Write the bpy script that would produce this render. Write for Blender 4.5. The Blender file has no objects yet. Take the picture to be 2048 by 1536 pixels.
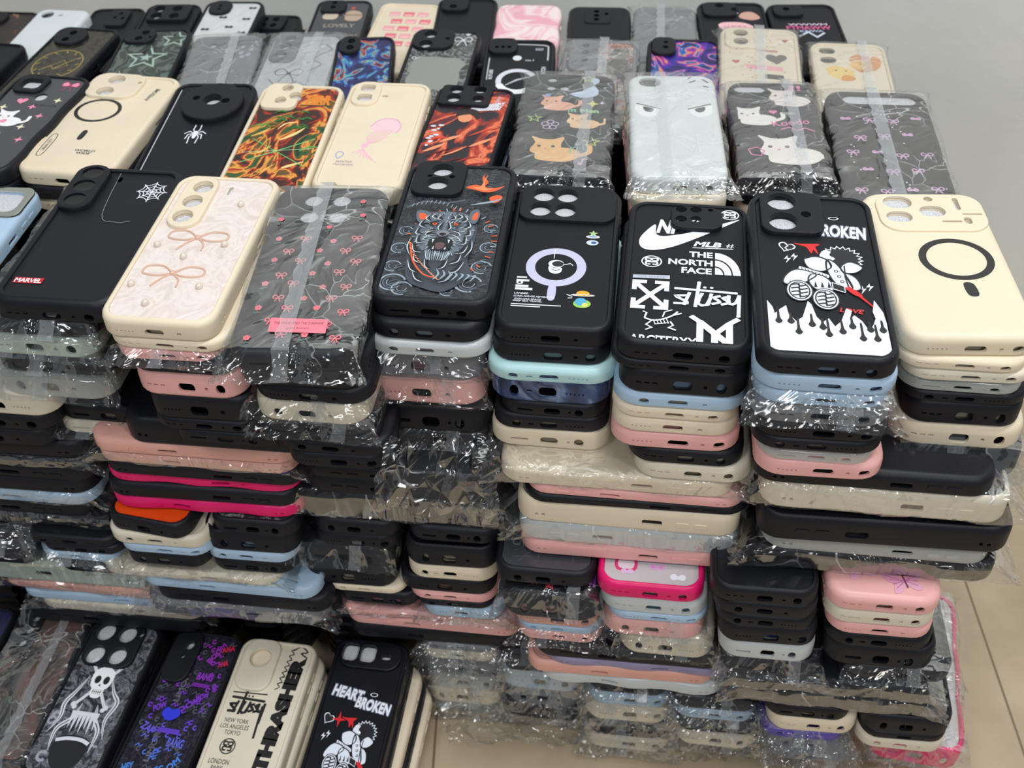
import bpy, bmesh, math, random
import numpy as np
from mathutils import Vector, Matrix
from mathutils.geometry import tessellate_polygon

scene = bpy.context.scene
C = scene.collection
rnd = random.Random(11)

# ------------------------------------------------------------------ camera
F_PX = 2300.0
PITCH, YAW, ROLL, CAM_H = 0.74437623, -0.13378633, -0.025886, 0.89
_cy, _sy, _cp, _sp = math.cos(YAW), math.sin(YAW), math.cos(PITCH), math.sin(PITCH)
FW = np.array([_sy * _cp, _cy * _cp, -_sp])
_r0 = np.array([_cy, -_sy, 0.0])
_u0 = np.cross(_r0, FW)
RT = math.cos(ROLL) * _r0 + math.sin(ROLL) * _u0
UP = -math.sin(ROLL) * _r0 + math.cos(ROLL) * _u0
cam_data = bpy.data.cameras.new('camera')
cam_data.sensor_fit = 'HORIZONTAL'
cam_data.sensor_width = 36.0
cam_data.lens = 36.0 * F_PX / 2048.0
cam_data.clip_start = 0.02
cam_data.dof.use_dof = True
cam_data.dof.focus_distance = 0.76
cam_data.dof.aperture_fstop = 11.0
cam = bpy.data.objects.new('camera', cam_data)
C.objects.link(cam)
cam.matrix_world = Matrix(((RT[0], UP[0], -FW[0], 0), (RT[1], UP[1], -FW[1], 0),
                           (RT[2], UP[2], -FW[2], CAM_H), (0, 0, 0, 1)))
scene.camera = cam

def _ray(px, py):
    return FW + RT * (px - 1024) / F_PX - UP * (py - 768) / F_PX

def at_z(px, py, z):
    """point of the horizontal plane at height z seen at a pixel of the photograph"""
    d = _ray(px, py)
    return np.array([0, 0, CAM_H]) + d * (z - CAM_H) / d[2]

def at_y(px, py, y):
    d = _ray(px, py)
    return np.array([0, 0, CAM_H]) + d * y / d[1]

# ------------------------------------------------------------------ light
scene.view_settings.view_transform = 'Standard'
scene.view_settings.look = 'None'
scene.view_settings.exposure = -0.09
scene.view_settings.gamma = 1.0
scene.view_settings.use_curve_mapping = False
scene.cycles.transparent_max_bounces = 18
scene.cycles.max_bounces = 6
scene.cycles.caustics_reflective = False
scene.cycles.caustics_refractive = False
world = bpy.data.worlds.new('room_light')
scene.world = world
world.use_nodes = True
world.node_tree.nodes['Background'].inputs[0].default_value = (0.86, 0.93, 1.0, 1)
world.node_tree.nodes['Background'].inputs[1].default_value = 0.22

def area(name, loc, target, sx, sy, watts, col=(1, 1, 1)):
    l = bpy.data.lights.new(name, 'AREA')
    l.shape = 'RECTANGLE'
    l.size, l.size_y, l.energy, l.color = sx, sy, watts, col
    o = bpy.data.objects.new(name, l)
    C.objects.link(o)
    o.location = loc
    o.rotation_euler = (Vector(target) - Vector(loc)).to_track_quat('-Z', 'Y').to_euler()
    return o

area('ceiling_tube_light', (0.35, 0.55, 2.35), (0.3, 0.7, 0), 1.2, 0.08, 25, (0.97, 0.985, 1.0))
area('ceiling_panel_light', (-0.8, -0.5, 2.35), (-0.3, 0.5, 0), 0.35, 0.35, 11, (0.97, 0.985, 1.0))
area('ceiling_panel_light', (1.0, -0.6, 2.35), (0.3, 0.5, 0), 0.35, 0.35, 13, (1.0, 0.975, 0.94))

area('front_fill_light', (0.2, -1.9, 2.1), (0.1, 0.55, 0.2), 0.7, 0.25, 17, (0.96, 0.98, 1.0))  # added fill from behind the camera, brightens front faces and film glints

# ------------------------------------------------------------------ materials
def lin(c):
    return tuple((v / 255 / 12.92) if v / 255 <= 0.04045 else ((v / 255 + 0.055) / 1.055) ** 2.4 for v in c) + (1.0,)

_mats = {}

def nodes_of(name):
    m = bpy.data.materials.new(name)
    m.use_nodes = True
    nt = m.node_tree
    return m, nt, nt.nodes['Principled BSDF'], nt.nodes['Material Output']

def mat_sil(name, col, rough=0.5, spec=0.4, grain=0.03, sheen=0.0):
    if name in _mats: return _mats[name]
    m, nt, b, out = nodes_of(name)
    tc = nt.nodes.new('ShaderNodeTexCoord')
    n = nt.nodes.new('ShaderNodeTexNoise'); n.inputs['Scale'].default_value = 2500
    n2 = nt.nodes.new('ShaderNodeTexNoise'); n2.inputs['Scale'].default_value = 35
    bp = nt.nodes.new('ShaderNodeBump'); bp.inputs['Strength'].default_value = grain * 3; bp.inputs['Distance'].default_value = 0.0002
    nt.links.new(tc.outputs['Object'], n.inputs['Vector']); nt.links.new(tc.outputs['Object'], n2.inputs['Vector'])
    nt.links.new(n.outputs['Fac'], bp.inputs['Height']); nt.links.new(bp.outputs['Normal'], b.inputs['Normal'])
    mx = nt.nodes.new('ShaderNodeMixRGB'); mx.blend_type = 'MULTIPLY'; mx.inputs['Fac'].default_value = 0.12
    mx.inputs['Color1'].default_value = lin(col); nt.links.new(n2.outputs['Fac'], mx.inputs['Color2'])
    nt.links.new(mx.outputs['Color'], b.inputs['Base Color'])
    b.inputs['Roughness'].default_value = rough
    b.inputs['Specular IOR Level'].default_value = spec
    _mats[name] = m
    return m

BLACK = mat_sil('black_silicone', (24, 25, 32), 0.46, 0.30, 0.04)
BLACK2 = mat_sil('soft_black_rubber', (20, 21, 28), 0.42, 0.28, 0.02)
CREAM = mat_sil('cream_silicone', (236, 222, 196), 0.42, 0.4)
CREAM2 = mat_sil('ivory_silicone', (228, 219, 199), 0.40, 0.4)
PINK = mat_sil('pink_silicone', (243, 182, 178), 0.36, 0.4)
PEACH = mat_sil('peach_silicone', (232, 174, 160), 0.36, 0.4)
BLUE = mat_sil('light_blue_silicone', (178, 205, 230), 0.36, 0.4)
MINT = mat_sil('mint_silicone', (182, 220, 222), 0.36, 0.4)
HOT = mat_sil('hot_pink_silicone', (236, 28, 112), 0.36, 0.4)
PALEGREEN = mat_sil('pale_green_silicone', (196, 212, 200), 0.4, 0.4)
WHITE = mat_sil('white_silicone', (226, 234, 238), 0.4, 0.4)
LILAC = mat_sil('lilac_silicone', (150, 142, 175), 0.4, 0.4)
GREY = mat_sil('grey_silicone', (120, 122, 128), 0.4, 0.4)
ORANGE = mat_sil('orange_print_panel', (240, 82, 20), 0.5, 0.3)
PURPLE = mat_sil('violet_silicone', (88, 70, 170), 0.4, 0.4)

def mat_clear(name, tint, opacity=0.35, rough=0.12):
    if name in _mats: return _mats[name]
    m, nt, b, out = nodes_of(name)
    b.inputs['Base Color'].default_value = lin(tint)
    b.inputs['Roughness'].default_value = rough
    b.inputs['Specular IOR Level'].default_value = 0.8
    tr = nt.nodes.new('ShaderNodeBsdfTransparent'); tr.inputs[0].default_value = (0.93, 0.95, 0.95, 1)
    lw = nt.nodes.new('ShaderNodeLayerWeight'); lw.inputs['Blend'].default_value = 0.35
    mr = nt.nodes.new('ShaderNodeMapRange')
    mr.inputs['To Min'].default_value = opacity; mr.inputs['To Max'].default_value = min(1, opacity + 0.6)
    nt.links.new(lw.outputs['Facing'], mr.inputs['Value'])
    mx = nt.nodes.new('ShaderNodeMixShader')
    nt.links.new(mr.outputs['Result'], mx.inputs[0]); nt.links.new(tr.outputs[0], mx.inputs[1]); nt.links.new(b.outputs[0], mx.inputs[2])
    nt.links.new(mx.outputs[0], out.inputs['Surface'])
    _mats[name] = m
    return m

CLEAR = mat_clear('clear_plastic', (215, 218, 214), 0.30)
FROST = mat_clear('frosted_clear_plastic', (214, 220, 222), 0.72, 0.3)
SMOKE = mat_clear('smoky_clear_panel', (70, 72, 78), 0.8, 0.18)

def mat_film():
    m, nt, b, out = nodes_of('crinkled_clear_film')
    L = nt.links.new
    tc = nt.nodes.new('ShaderNodeTexCoord')
    n = nt.nodes.new('ShaderNodeTexNoise'); n.inputs['Scale'].default_value = 15; n.inputs['Detail'].default_value = 3
    n.inputs['Distortion'].default_value = 1.6
    L(tc.outputs['Object'], n.inputs['Vector'])
    wv = nt.nodes.new('ShaderNodeMixRGB'); wv.inputs['Fac'].default_value = 0.05
    L(tc.outputs['Object'], wv.inputs[1]); L(n.outputs['Color'], wv.inputs[2])
    v = nt.nodes.new('ShaderNodeTexVoronoi'); v.feature = 'DISTANCE_TO_EDGE'; v.inputs['Scale'].default_value = 30
    L(wv.outputs[0], v.inputs['Vector'])
    fc = nt.nodes.new('ShaderNodeTexVoronoi'); fc.inputs['Scale'].default_value = 30
    L(wv.outputs[0], fc.inputs['Vector'])
    ad = nt.nodes.new('ShaderNodeMath'); ad.operation = 'MULTIPLY_ADD'; ad.inputs[1].default_value = 1.5
    L(n.outputs['Fac'], ad.inputs[0]); L(fc.outputs['Distance'], ad.inputs[2])
    bp = nt.nodes.new('ShaderNodeBump'); bp.inputs['Strength'].default_value = 0.8; bp.inputs['Distance'].default_value = 0.006
    L(ad.outputs[0], bp.inputs['Height'])
    gl = nt.nodes.new('ShaderNodeBsdfGlossy'); gl.inputs['Roughness'].default_value = 0.10
    L(bp.outputs[0], gl.inputs['Normal'])
    df = nt.nodes.new('ShaderNodeBsdfDiffuse'); df.inputs[0].default_value = (0.88, 0.9, 0.92, 1)
    tr = nt.nodes.new('ShaderNodeBsdfTransparent'); tr.inputs[0].default_value = (0.975, 0.98, 0.98, 1)
    # hairline creases turn the film white where it is folded sharply
    cm = nt.nodes.new('ShaderNodeMapRange'); cm.inputs['From Min'].default_value = 0.0; cm.inputs['From Max'].default_value = 0.022
    cm.inputs['To Min'].default_value = 1.0; cm.inputs['To Max'].default_value = 0.0
    L(v.outputs['Distance'], cm.inputs['Value'])
    n3 = nt.nodes.new('ShaderNodeTexNoise'); n3.inputs['Scale'].default_value = 18; L(tc.outputs['Object'], n3.inputs['Vector'])
    c3 = nt.nodes.new('ShaderNodeMapRange'); c3.inputs['From Min'].default_value = 0.48; c3.inputs['From Max'].default_value = 0.68
    L(n3.outputs['Fac'], c3.inputs['Value'])
    mm = nt.nodes.new('ShaderNodeMath'); mm.operation = 'MULTIPLY'; L(cm.outputs[0], mm.inputs[0]); L(c3.outputs[0], mm.inputs[1])
    hz = nt.nodes.new('ShaderNodeMath'); hz.operation = 'MULTIPLY_ADD'; hz.inputs[1].default_value = 0.52; hz.inputs[2].default_value = 0.010
    L(mm.outputs[0], hz.inputs[0])
    m1 = nt.nodes.new('ShaderNodeMixShader')
    L(hz.outputs[0], m1.inputs[0]); L(tr.outputs[0], m1.inputs[1]); L(df.outputs[0], m1.inputs[2])
    lw = nt.nodes.new('ShaderNodeLayerWeight'); lw.inputs['Blend'].default_value = 0.5
    L(bp.outputs[0], lw.inputs['Normal'])
    mr = nt.nodes.new('ShaderNodeMapRange'); mr.inputs['To Min'].default_value = 0.008; mr.inputs['To Max'].default_value = 0.32
    L(lw.outputs['Fresnel'], mr.inputs['Value'])
    m2 = nt.nodes.new('ShaderNodeMixShader')
    L(mr.outputs[0], m2.inputs[0]); L(m1.outputs[0], m2.inputs[1]); L(gl.outputs[0], m2.inputs[2])
    L(m2.outputs[0], out.inputs['Surface'])
    return m

FILM = mat_film()
FILMSEAM = mat_clear('doubled_film_seam', (215, 218, 222), 0.10, 0.10)

def mat_foam():
    m, nt, b, out = nodes_of('sparkling_white_foam')
    tc = nt.nodes.new('ShaderNodeTexCoord')
    n = nt.nodes.new('ShaderNodeTexVoronoi'); n.inputs['Scale'].default_value = 1400
    nt.links.new(tc.outputs['Object'], n.inputs['Vector'])
    cr = nt.nodes.new('ShaderNodeValToRGB')
    cr.color_ramp.elements[0].position = 0.0; cr.color_ramp.elements[0].color = lin((236, 236, 240))
    cr.color_ramp.elements[1].position = 0.8; cr.color_ramp.elements[1].color = lin((176, 178, 184))
    nt.links.new(n.outputs['Distance'], cr.inputs[0]); nt.links.new(cr.outputs[0], b.inputs['Base Color'])
    b.inputs['Roughness'].default_value = 0.6
    return m

FOAM = mat_foam()

def mat_swirl(name, stops, scale=45, detail=6, dist=2.5, rough=0.3, stretch=(1, 1, 1), vor=0.0):
    """printed panel: several inks laid out in warped noise"""
    if name in _mats: return _mats[name]
    m, nt, b, out = nodes_of(name)
    tc = nt.nodes.new('ShaderNodeTexCoord')
    mp = nt.nodes.new('ShaderNodeMapping'); mp.inputs['Scale'].default_value = stretch
    nt.links.new(tc.outputs['Object'], mp.inputs[0])
    n = nt.nodes.new('ShaderNodeTexNoise'); n.inputs['Scale'].default_value = scale; n.inputs['Detail'].default_value = detail
    n.inputs['Distortion'].default_value = dist
    nt.links.new(mp.outputs[0], n.inputs['Vector'])
    src = n.outputs['Fac']
    if vor:
        v = nt.nodes.new('ShaderNodeTexVoronoi'); v.inputs['Scale'].default_value = vor
        nt.links.new(mp.outputs[0], v.inputs['Vector'])
        mm = nt.nodes.new('ShaderNodeMixRGB'); mm.inputs['Fac'].default_value = 0.5
        nt.links.new(n.outputs['Fac'], mm.inputs[1]); nt.links.new(v.outputs['Color'], mm.inputs[2]); src = mm.outputs[0]
    cr = nt.nodes.new('ShaderNodeValToRGB')
    el = cr.color_ramp.elements
    el[0].position, el[0].color = stops[0][0], lin(stops[0][1])
    el[1].position, el[1].color = stops[-1][0], lin(stops[-1][1])
    for p, c in stops[1:-1]:
        e = el.new(p); e.color = lin(c)
    nt.links.new(src, cr.inputs[0]); nt.links.new(cr.outputs[0], b.inputs['Base Color'])
    b.inputs['Roughness'].default_value = rough
    _mats[name] = m
    return m

K = (26, 26, 30)
PEARL = mat_swirl('pearl_marble_panel', [(0.3, (214, 200, 192)), (0.5, (232, 222, 216)), (0.62, (222, 206, 200)), (0.75, (243, 238, 234))], 30, 6, 3.0, 0.25)
WARMART = mat_swirl('warm_swirl_print', [(0.30, (22, 18, 12)), (0.42, (60, 26, 14)), (0.47, (170, 40, 22)), (0.51, (235, 170, 70)), (0.55, (120, 60, 20)), (0.60, (24, 90, 40)), (0.7, (18, 26, 16))], 22, 3, 3.0, 0.3, (1, 0.7, 1))
REDART = mat_swirl('red_black_swirl_print', [(0.36, (30, 28, 38)), (0.47, (44, 30, 40)), (0.52, (178, 52, 34)), (0.56, (240, 130, 90)), (0.60, (120, 28, 24)), (0.68, (30, 30, 60)), (0.75, (210, 214, 224))], 18, 4, 2.0, 0.3, (1, 0.8, 1))
NEONART = mat_swirl('neon_cosmic_print', [(0.36, (26, 20, 80)), (0.47, (60, 34, 160)), (0.51, (170, 50, 150)), (0.54, (230, 140, 70)), (0.57, (50, 120, 200)), (0.64, (30, 26, 96))], 30, 2, 2.0, 0.25, (1, 1, 1))
BLUEART = mat_swirl('blue_cosmic_print', [(0.34, (24, 24, 62)), (0.47, (38, 42, 104)), (0.53, (60, 110, 190)), (0.57, (90, 190, 170)), (0.60, (190, 70, 60)), (0.66, (36, 34, 84))], 34, 3, 2.0, 0.3)
CAMOART = mat_swirl('grey_green_camouflage_print', [(0.40, (58, 68, 64)), (0.46, (62, 72, 66)), (0.48, (92, 104, 98)), (0.54, (92, 104, 100)), (0.56, (48, 58, 54))], 38, 1, 1.5, 0.35)
GOLDART = mat_swirl('dark_gold_flecked_panel', [(0.40, (34, 32, 28)), (0.55, (66, 62, 50)), (0.72, (38, 36, 32)), (0.8, (150, 140, 90))], 160, 6, 0.5, 0.2)
MARBLEDK = mat_swirl('dark_marble_panel', [(0.38, (52, 52, 54)), (0.5, (86, 86, 88)), (0.55, (150, 150, 150)), (0.6, (70, 70, 72))], 45, 6, 2.5, 0.25)
TIGERBG = mat_swirl('dark_scales_print', [(0.35, (28, 30, 34)), (0.5, (40, 43, 48)), (0.58, (66, 72, 80)), (0.64, (34, 37, 42))], 150, 4, 2.0, 0.35)
SKULLBG = mat_swirl('grey_collage_print', [(0.38, (40, 40, 46)), (0.48, (70, 70, 78)), (0.53, (128, 130, 138)), (0.57, (60, 60, 66)), (0.66, (150, 152, 160)), (0.7, (52, 52, 58))], 60, 4, 3.0, 0.3)
GRAFBG = mat_swirl('dark_graffiti_print', [(0.38, (26, 26, 34)), (0.5, (38, 36, 50)), (0.56, (64, 62, 76)), (0.6, (30, 30, 38))], 90, 3, 2.5, 0.28)
GLITTER = mat_swirl('blue_glitter_layer', [(0.3, (24, 32, 58)), (0.5, (62, 84, 130)), (0.6, (120, 140, 175)), (0.7, (40, 52, 90))], 30, 6, 2.0, 0.15, (0.5, 3, 1))
REDDISH = mat_swirl('smoky_reddish_print', [(0.40, (44, 44, 44)), (0.50, (96, 84, 80)), (0.57, (116, 84, 80)), (0.63, (88, 92, 88)), (0.72, (52, 54, 54))], 13, 4, 1.5, 0.25, (1, 1, 1))
PINKWAVE = mat_swirl('pink_and_white_wavy_print', [(0.42, (246, 226, 226)), (0.48, (240, 186, 194)), (0.52, (247, 228, 228)), (0.58, (238, 176, 188))], 24, 1, 1.0, 0.35)
DARKWALLART = mat_swirl('dark_speckled_print', [(0.42, (38, 30, 30)), (0.62, (46, 36, 34)), (0.7, (120, 60, 40)), (0.76, (170, 160, 150))], 120, 3, 0.5, 0.35)
COMICART = mat_swirl('grey_comic_strip_print', [(0.36, (70, 66, 64)), (0.47, (150, 146, 142)), (0.50, (60, 56, 56)), (0.55, (186, 182, 178)), (0.60, (180, 110, 80)), (0.66, (50, 48, 50))], 90, 3, 1.0, 0.35, (1, 1, 1), 60)

def ink(col, rough=0.45):
    name = 'ink_%02x%02x%02x' % tuple(col)
    if name in _mats: return _mats[name]
    m, nt, b, out = nodes_of(name)
    b.inputs['Base Color'].default_value = lin(col)
    b.inputs['Roughness'].default_value = rough
    _mats[name] = m
    return m

def mat_metal(name, col, rough=0.25):
    m, nt, b, out = nodes_of(name)
    b.inputs['Base Color'].default_value = lin(col); b.inputs['Metallic'].default_value = 1; b.inputs['Roughness'].default_value = rough
    return m
MIRROR = mat_metal('mirror_panel', (205, 212, 205), 0.08)
GOLD = mat_metal('gold_foil', (226, 205, 130), 0.3)
PEARLBALL = mat_sil('pearl_bead', (226, 214, 200), 0.18, 0.9, 0.0)
_m, _nt, _b, _o = nodes_of('dark_lens_glass')
_b.inputs['Base Color'].default_value = (0.004, 0.004, 0.006, 1); _b.inputs['Roughness'].default_value = 0.06
LENS = _m

# ------------------------------------------------------------------ helpers
def tag(o, label=None, cat=None, group=None, kind=None):
    if label: o['label'] = label
    if cat: o['category'] = cat
    if group: o['group'] = group
    if kind: o['kind'] = kind
    return o

def link(name, me, mats, parent=None, sharp=None):
    o = bpy.data.objects.new(name, me)
    C.objects.link(o)
    if parent: o.parent = parent
    if mats and not me.materials:
        for m in mats: me.materials.append(m)
    return o

def bm_obj(name, bm, mats, parent=None, angle=28, smooth=True):
    me = bpy.data.meshes.new(name)
    bm.to_mesh(me); bm.free()
    if smooth:
        me.polygons.foreach_set('use_smooth', [True] * len(me.polygons))
        me.set_sharp_from_angle(angle=math.radians(angle))
    return link(name, me, mats, parent)

def rrect(w, l, r, n=6, cx=0, cy=0, wave=0.0):
    """rounded rectangle, counter-clockwise, 4*(n+1) points (+ side points when wavy)"""
    r = max(0.05, min(r, w / 2 - 0.01, l / 2 - 0.01))
    P = []
    side = 14 if wave else 0
    for k, (sx, sy) in enumerate(((1, -1), (1, 1), (-1, 1), (-1, -1))):
        a0 = -90 + 90 * k
        for i in range(n + 1):
            a = math.radians(a0 + 90 * i / n)
            P.append([cx + sx * (w / 2 - r) + r * math.cos(a), cy + sy * (l / 2 - r) + r * math.sin(a)])
        if side and k in (0, 2):
            sgn = 1 if k == 0 else -1
            y0, y1 = -sgn * (l / 2 - r), sgn * (l / 2 - r)
            for i in range(1, side):
                t = i / side
                P.append([cx + sx * w / 2, cy + y0 + (y1 - y0) * t])
    if wave:
        for p in P:
            s = max(0, min(1, (l / 2 - abs(p[1])) / (r + 8)))
            p[0] += (1 if p[0] > 0 else -1) * wave * s * math.cos(p[1] / l * 2 * math.pi * 3.0)
    return P

def loft(bm, loops, cap0=True, cap1=True):
    """loops: list of (points2d, z) with equal counts"""
    rings = [[bm.verts.new((p[0], p[1], z)) for p in pts] for pts, z in loops]
    n = len(rings[0])
    for a, b in zip(rings, rings[1:]):
        for i in range(n):
            j = (i + 1) % n
            bm.faces.new((a[i], a[j], b[j], b[i]))
    if cap0: bm.faces.new(list(reversed(rings[0])))
    if cap1: bm.faces.new(rings[-1])
    return rings

def prism(bm, pts, axis, a, b):
    """closed prism over a 2-D outline; axis 'z' (x,y), 'y' (x,z) or 'x' (y,z)"""
    def v(p, t):
        if axis == 'z': return (p[0], p[1], t)
        if axis == 'y': return (p[0], t, p[1])
        return (t, p[0], p[1])
    A = [bm.verts.new(v(p, a)) for p in pts]
    B = [bm.verts.new(v(p, b)) for p in pts]
    n = len(pts)
    fs = [bm.faces.new((A[i], A[(i + 1) % n], B[(i + 1) % n], B[i])) for i in range(n)]
    fs += [bm.faces.new(list(reversed(A))), bm.faces.new(B)]
    bmesh.ops.recalc_face_normals(bm, faces=fs)

def stadium(cx, cy, w, h, n=6):
    return rrect(w, h, min(w, h) / 2 - 0.02, n, cx, cy)

def bm_vol(me):
    q = bmesh.new(); q.from_mesh(me); v = q.calc_volume(signed=True); q.free(); return v

def boolean(bm, cut):
    """bm minus cut, both closed; returns a new bmesh"""
    ma, mb = bpy.data.meshes.new('a'), bpy.data.meshes.new('b')
    bmesh.ops.recalc_face_normals(bm, faces=bm.faces)
    bm.to_mesh(ma); cut.to_mesh(mb); bm.free(); cut.free()
    oa, ob = bpy.data.objects.new('a', ma), bpy.data.objects.new('b', mb)
    C.objects.link(oa); C.objects.link(ob)
    md = oa.modifiers.new('cut', 'BOOLEAN'); md.operation = 'DIFFERENCE'; md.object = ob; md.solver = 'EXACT'
    dg = bpy.context.evaluated_depsgraph_get(); dg.update()
    me = bpy.data.meshes.new_from_object(oa.evaluated_get(dg))
    out = bmesh.new(); out.from_mesh(me)
    bpy.data.objects.remove(oa); bpy.data.objects.remove(ob)
    v0, v1 = bm_vol(ma), out.calc_volume(signed=True)
    for q in (ma, mb, me): bpy.data.meshes.remove(q)
    if not (0.5 * v0 < v1 < 1.02 * v0): print('BOOLEAN PROBLEM', v0, v1)
    return out

# port layouts on the lower end: (kind, x, w, h) mm
PORTS = {
    'a': [('dash', -22, 12, 0.9), ('slot', 0, 12, 5.0), ('slot', 14, 2.4, 1.8), ('slot', 24, 6.5, 5.6)],
    'b': [('slot', -21, 6.2, 5.4), ('slot', -1, 12, 5.0), ('slot', 15, 3.0, 1.8)],
    'c': [('dots', -20, 12, 1.0), ('slot', 2, 13, 5.0), ('slot', 17, 2.6, 1.8), ('slot', 27, 7, 5.0)],
    'd': [('line', -20, 12, 1.8), ('slot', 0, 12, 5.2), ('slot', 13, 2.2, 1.4), ('slot', 20, 6.6, 5.6)],
    'e': [('slot', -23, 6, 5.6), ('slot', -13, 4.0, 1.6), ('slot', -1, 12, 5.0), ('dots', 17, 10, 0.9)],
    'f': [('dots', -21, 12, 1.3), ('slot', -1, 13, 5.0), ('slot', 16, 3.2, 2.0)],
}

def outer_profile(style, T):
    if style == 'rim':
        return [(0.9, 0.0), (0.15, 0.9), (0, 2.0), (0, T - 4.0), (0.35, T - 2.4), (1.2, T - 1.0), (2.3, T - 0.25), (3.2, T), (4.0, T - 0.15),
                (4.5, T - 0.7), (4.7, T - 1.7)]
    if style == 'fat':
        return [(1.2, 0.0), (0.2, 1.2), (0, 3.0), (0, T - 6.0), (0.5, T - 3.4), (1.8, T - 1.4), (3.4, T - 0.35), (4.6, T), (5.6, T - 0.2),
                (6.2, T - 0.8), (6.4, T - 2.0)]
    return [(0.9, 0.0), (0.1, 1.0), (0, 2.2), (0.1, T - 5.2), (0.5, T - 3.4), (1.5, T - 1.7), (3.0, T - 0.6), (4.8, T - 0.1), (6.0, T), (7.2, T)]

def case_bm(style, T=13.0, W=80.0, L=163.0, r=13.5, ports='a', holes=(), wave=0.0, side='x'):
    """shell of a phone case, open below, with its port and button openings; mm"""
    bm = bmesh.new()
    prof = outer_profile(style, T)
    loops = [(rrect(W - 2 * d, L - 2 * d, r - d * 0.7, 6, 0, 0, wave), z) for d, z in prof]
    ztop = prof[-1][1]
    wall = 2.2
    if style == 'sil':
        inner = [(wall, 0.0), (wall, T - 6.0), (wall + 1.2, T - 3.4), (wall + 4, T - 2.0)]
    else:
        inner = [(wall, 0.0), (wall, T - 5.2), (wall + 1.2, ztop - 1.6), (wall + 4, ztop - 1.4)]
    iloops = [(rrect(W - 2 * d, L - 2 * d, r - d * 0.7, 6, 0, 0, wave), z) for d, z in inner]
    ro = loft(bm, loops, False, True)
    ri = loft(bm, iloops, False, False)
    n = len(ro[0])
    for i in range(n):
        j = (i + 1) % n
        bm.faces.new((ro[0][j], ro[0][i], ri[0][i], ri[0][j]))
    bm.faces.new(list(reversed(ri[-1])))
    cut = bmesh.new()
    zc = min(T * 0.40, 5.2)
    y0, y1 = -L / 2 - 3, -L / 2 + wall + 2.5
    for kind, x, w, h in PORTS[ports]:
        x *= W / 80
        if kind == 'slot':
            prism(cut, stadium(x, zc, w, h, 4), 'y', y0, y1)
        elif kind == 'line':
            prism(cut, stadium(x, zc, w, h, 3), 'y', y0, y1)
        elif kind == 'dash':
            for k in (-1, 0, 1): prism(cut, stadium(x + k * 5, zc + 0.6, 3.4, 1.0, 2), 'y', y0, y1)
        else:
            for k in range(5): prism(cut, stadium(x + (k - 2) * 2.7, zc, 1.2, 1.2, 2), 'y', y0, y1)
    # power button opening and strap holes on both long sides
    if side != 'n':
        for s in (-1, 1):
            x0, x1 = s * (W / 2 + 4), s * (W / 2 - wall - 3.0)
            prism(cut, stadium(18, zc, 15, 3.4, 4), 'x', x0, x1)
            for yy in (-66, -61): prism(cut, stadium(yy, zc - 0.5, 2.6, 1.6, 3), 'x', x0, x1)
    for kind, x, y, w, h in holes:
        prism(cut, stadium(x, y, w, h, 7) if kind == 'o' else rrect(w, h, min(w, h) * 0.3, 4, x, y), 'z', ztop - 6.5, T + 6)
    out = boolean(bm, cut)
    # raised volume buttons
    if side != 'n':
        for s in (-1, 1):
            for yy in (40, 53):
                a, b = s * (W / 2 - 0.5), s * (W / 2 + 0.55)
                prism(out, stadium(yy, zc, 9.5, 2.6, 3), 'x', a, b)
    return out, ztop

def scale_bm(bm, s=0.001):
    bmesh.ops.scale(bm, vec=(s, s, s), verts=bm.verts)
    return bm
# ------------------------------------------------------------------ printed artwork
def catmull(pts, n=6, closed=False):
    P = [Vector((p[0], p[1])) for p in pts]
    if closed: P = [P[-1]] + P + [P[0], P[1]]
    else: P = [P[0]] + P + [P[-1]]
    out = []
    for i in range(1, len(P) - 2):
        a, b, c, d = P[i - 1], P[i], P[i + 1], P[i + 2]
        for k in range(n):
            t = k / n
            out.append(0.5 * ((2 * b) + (c - a) * t + (2 * a - 5 * b + 4 * c - d) * t * t + (3 * b - a - 3 * c + d) * t ** 3))
    if not closed: out.append(P[-2])
    return [(p.x, p.y) for p in out]

_glyphs = {}
def glyph_mesh(s, bold, shear, spacing):
    key = (s, bold, shear, spacing)
    if key in _glyphs: return _glyphs[key]
    cu = bpy.data.curves.new('t', 'FONT')
    cu.body = s; cu.size = 10; cu.offset = bold; cu.shear = shear; cu.space_character = spacing; cu.resolution_u = 3
    cu.space_line = 0.95; cu.align_x = 'CENTER'
    o = bpy.data.objects.new('t', cu); C.objects.link(o)
    dg = bpy.context.evaluated_depsgraph_get(); dg.update()
    me = bpy.data.meshes.new_from_object(o.evaluated_get(dg))
    vs = [(v.co.x, v.co.y) for v in me.vertices]; fs = [tuple(p.vertices) for p in me.polygons]
    bpy.data.objects.remove(o); bpy.data.curves.remove(cu); bpy.data.meshes.remove(me)
    _glyphs[key] = (vs, fs)
    return vs, fs

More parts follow.
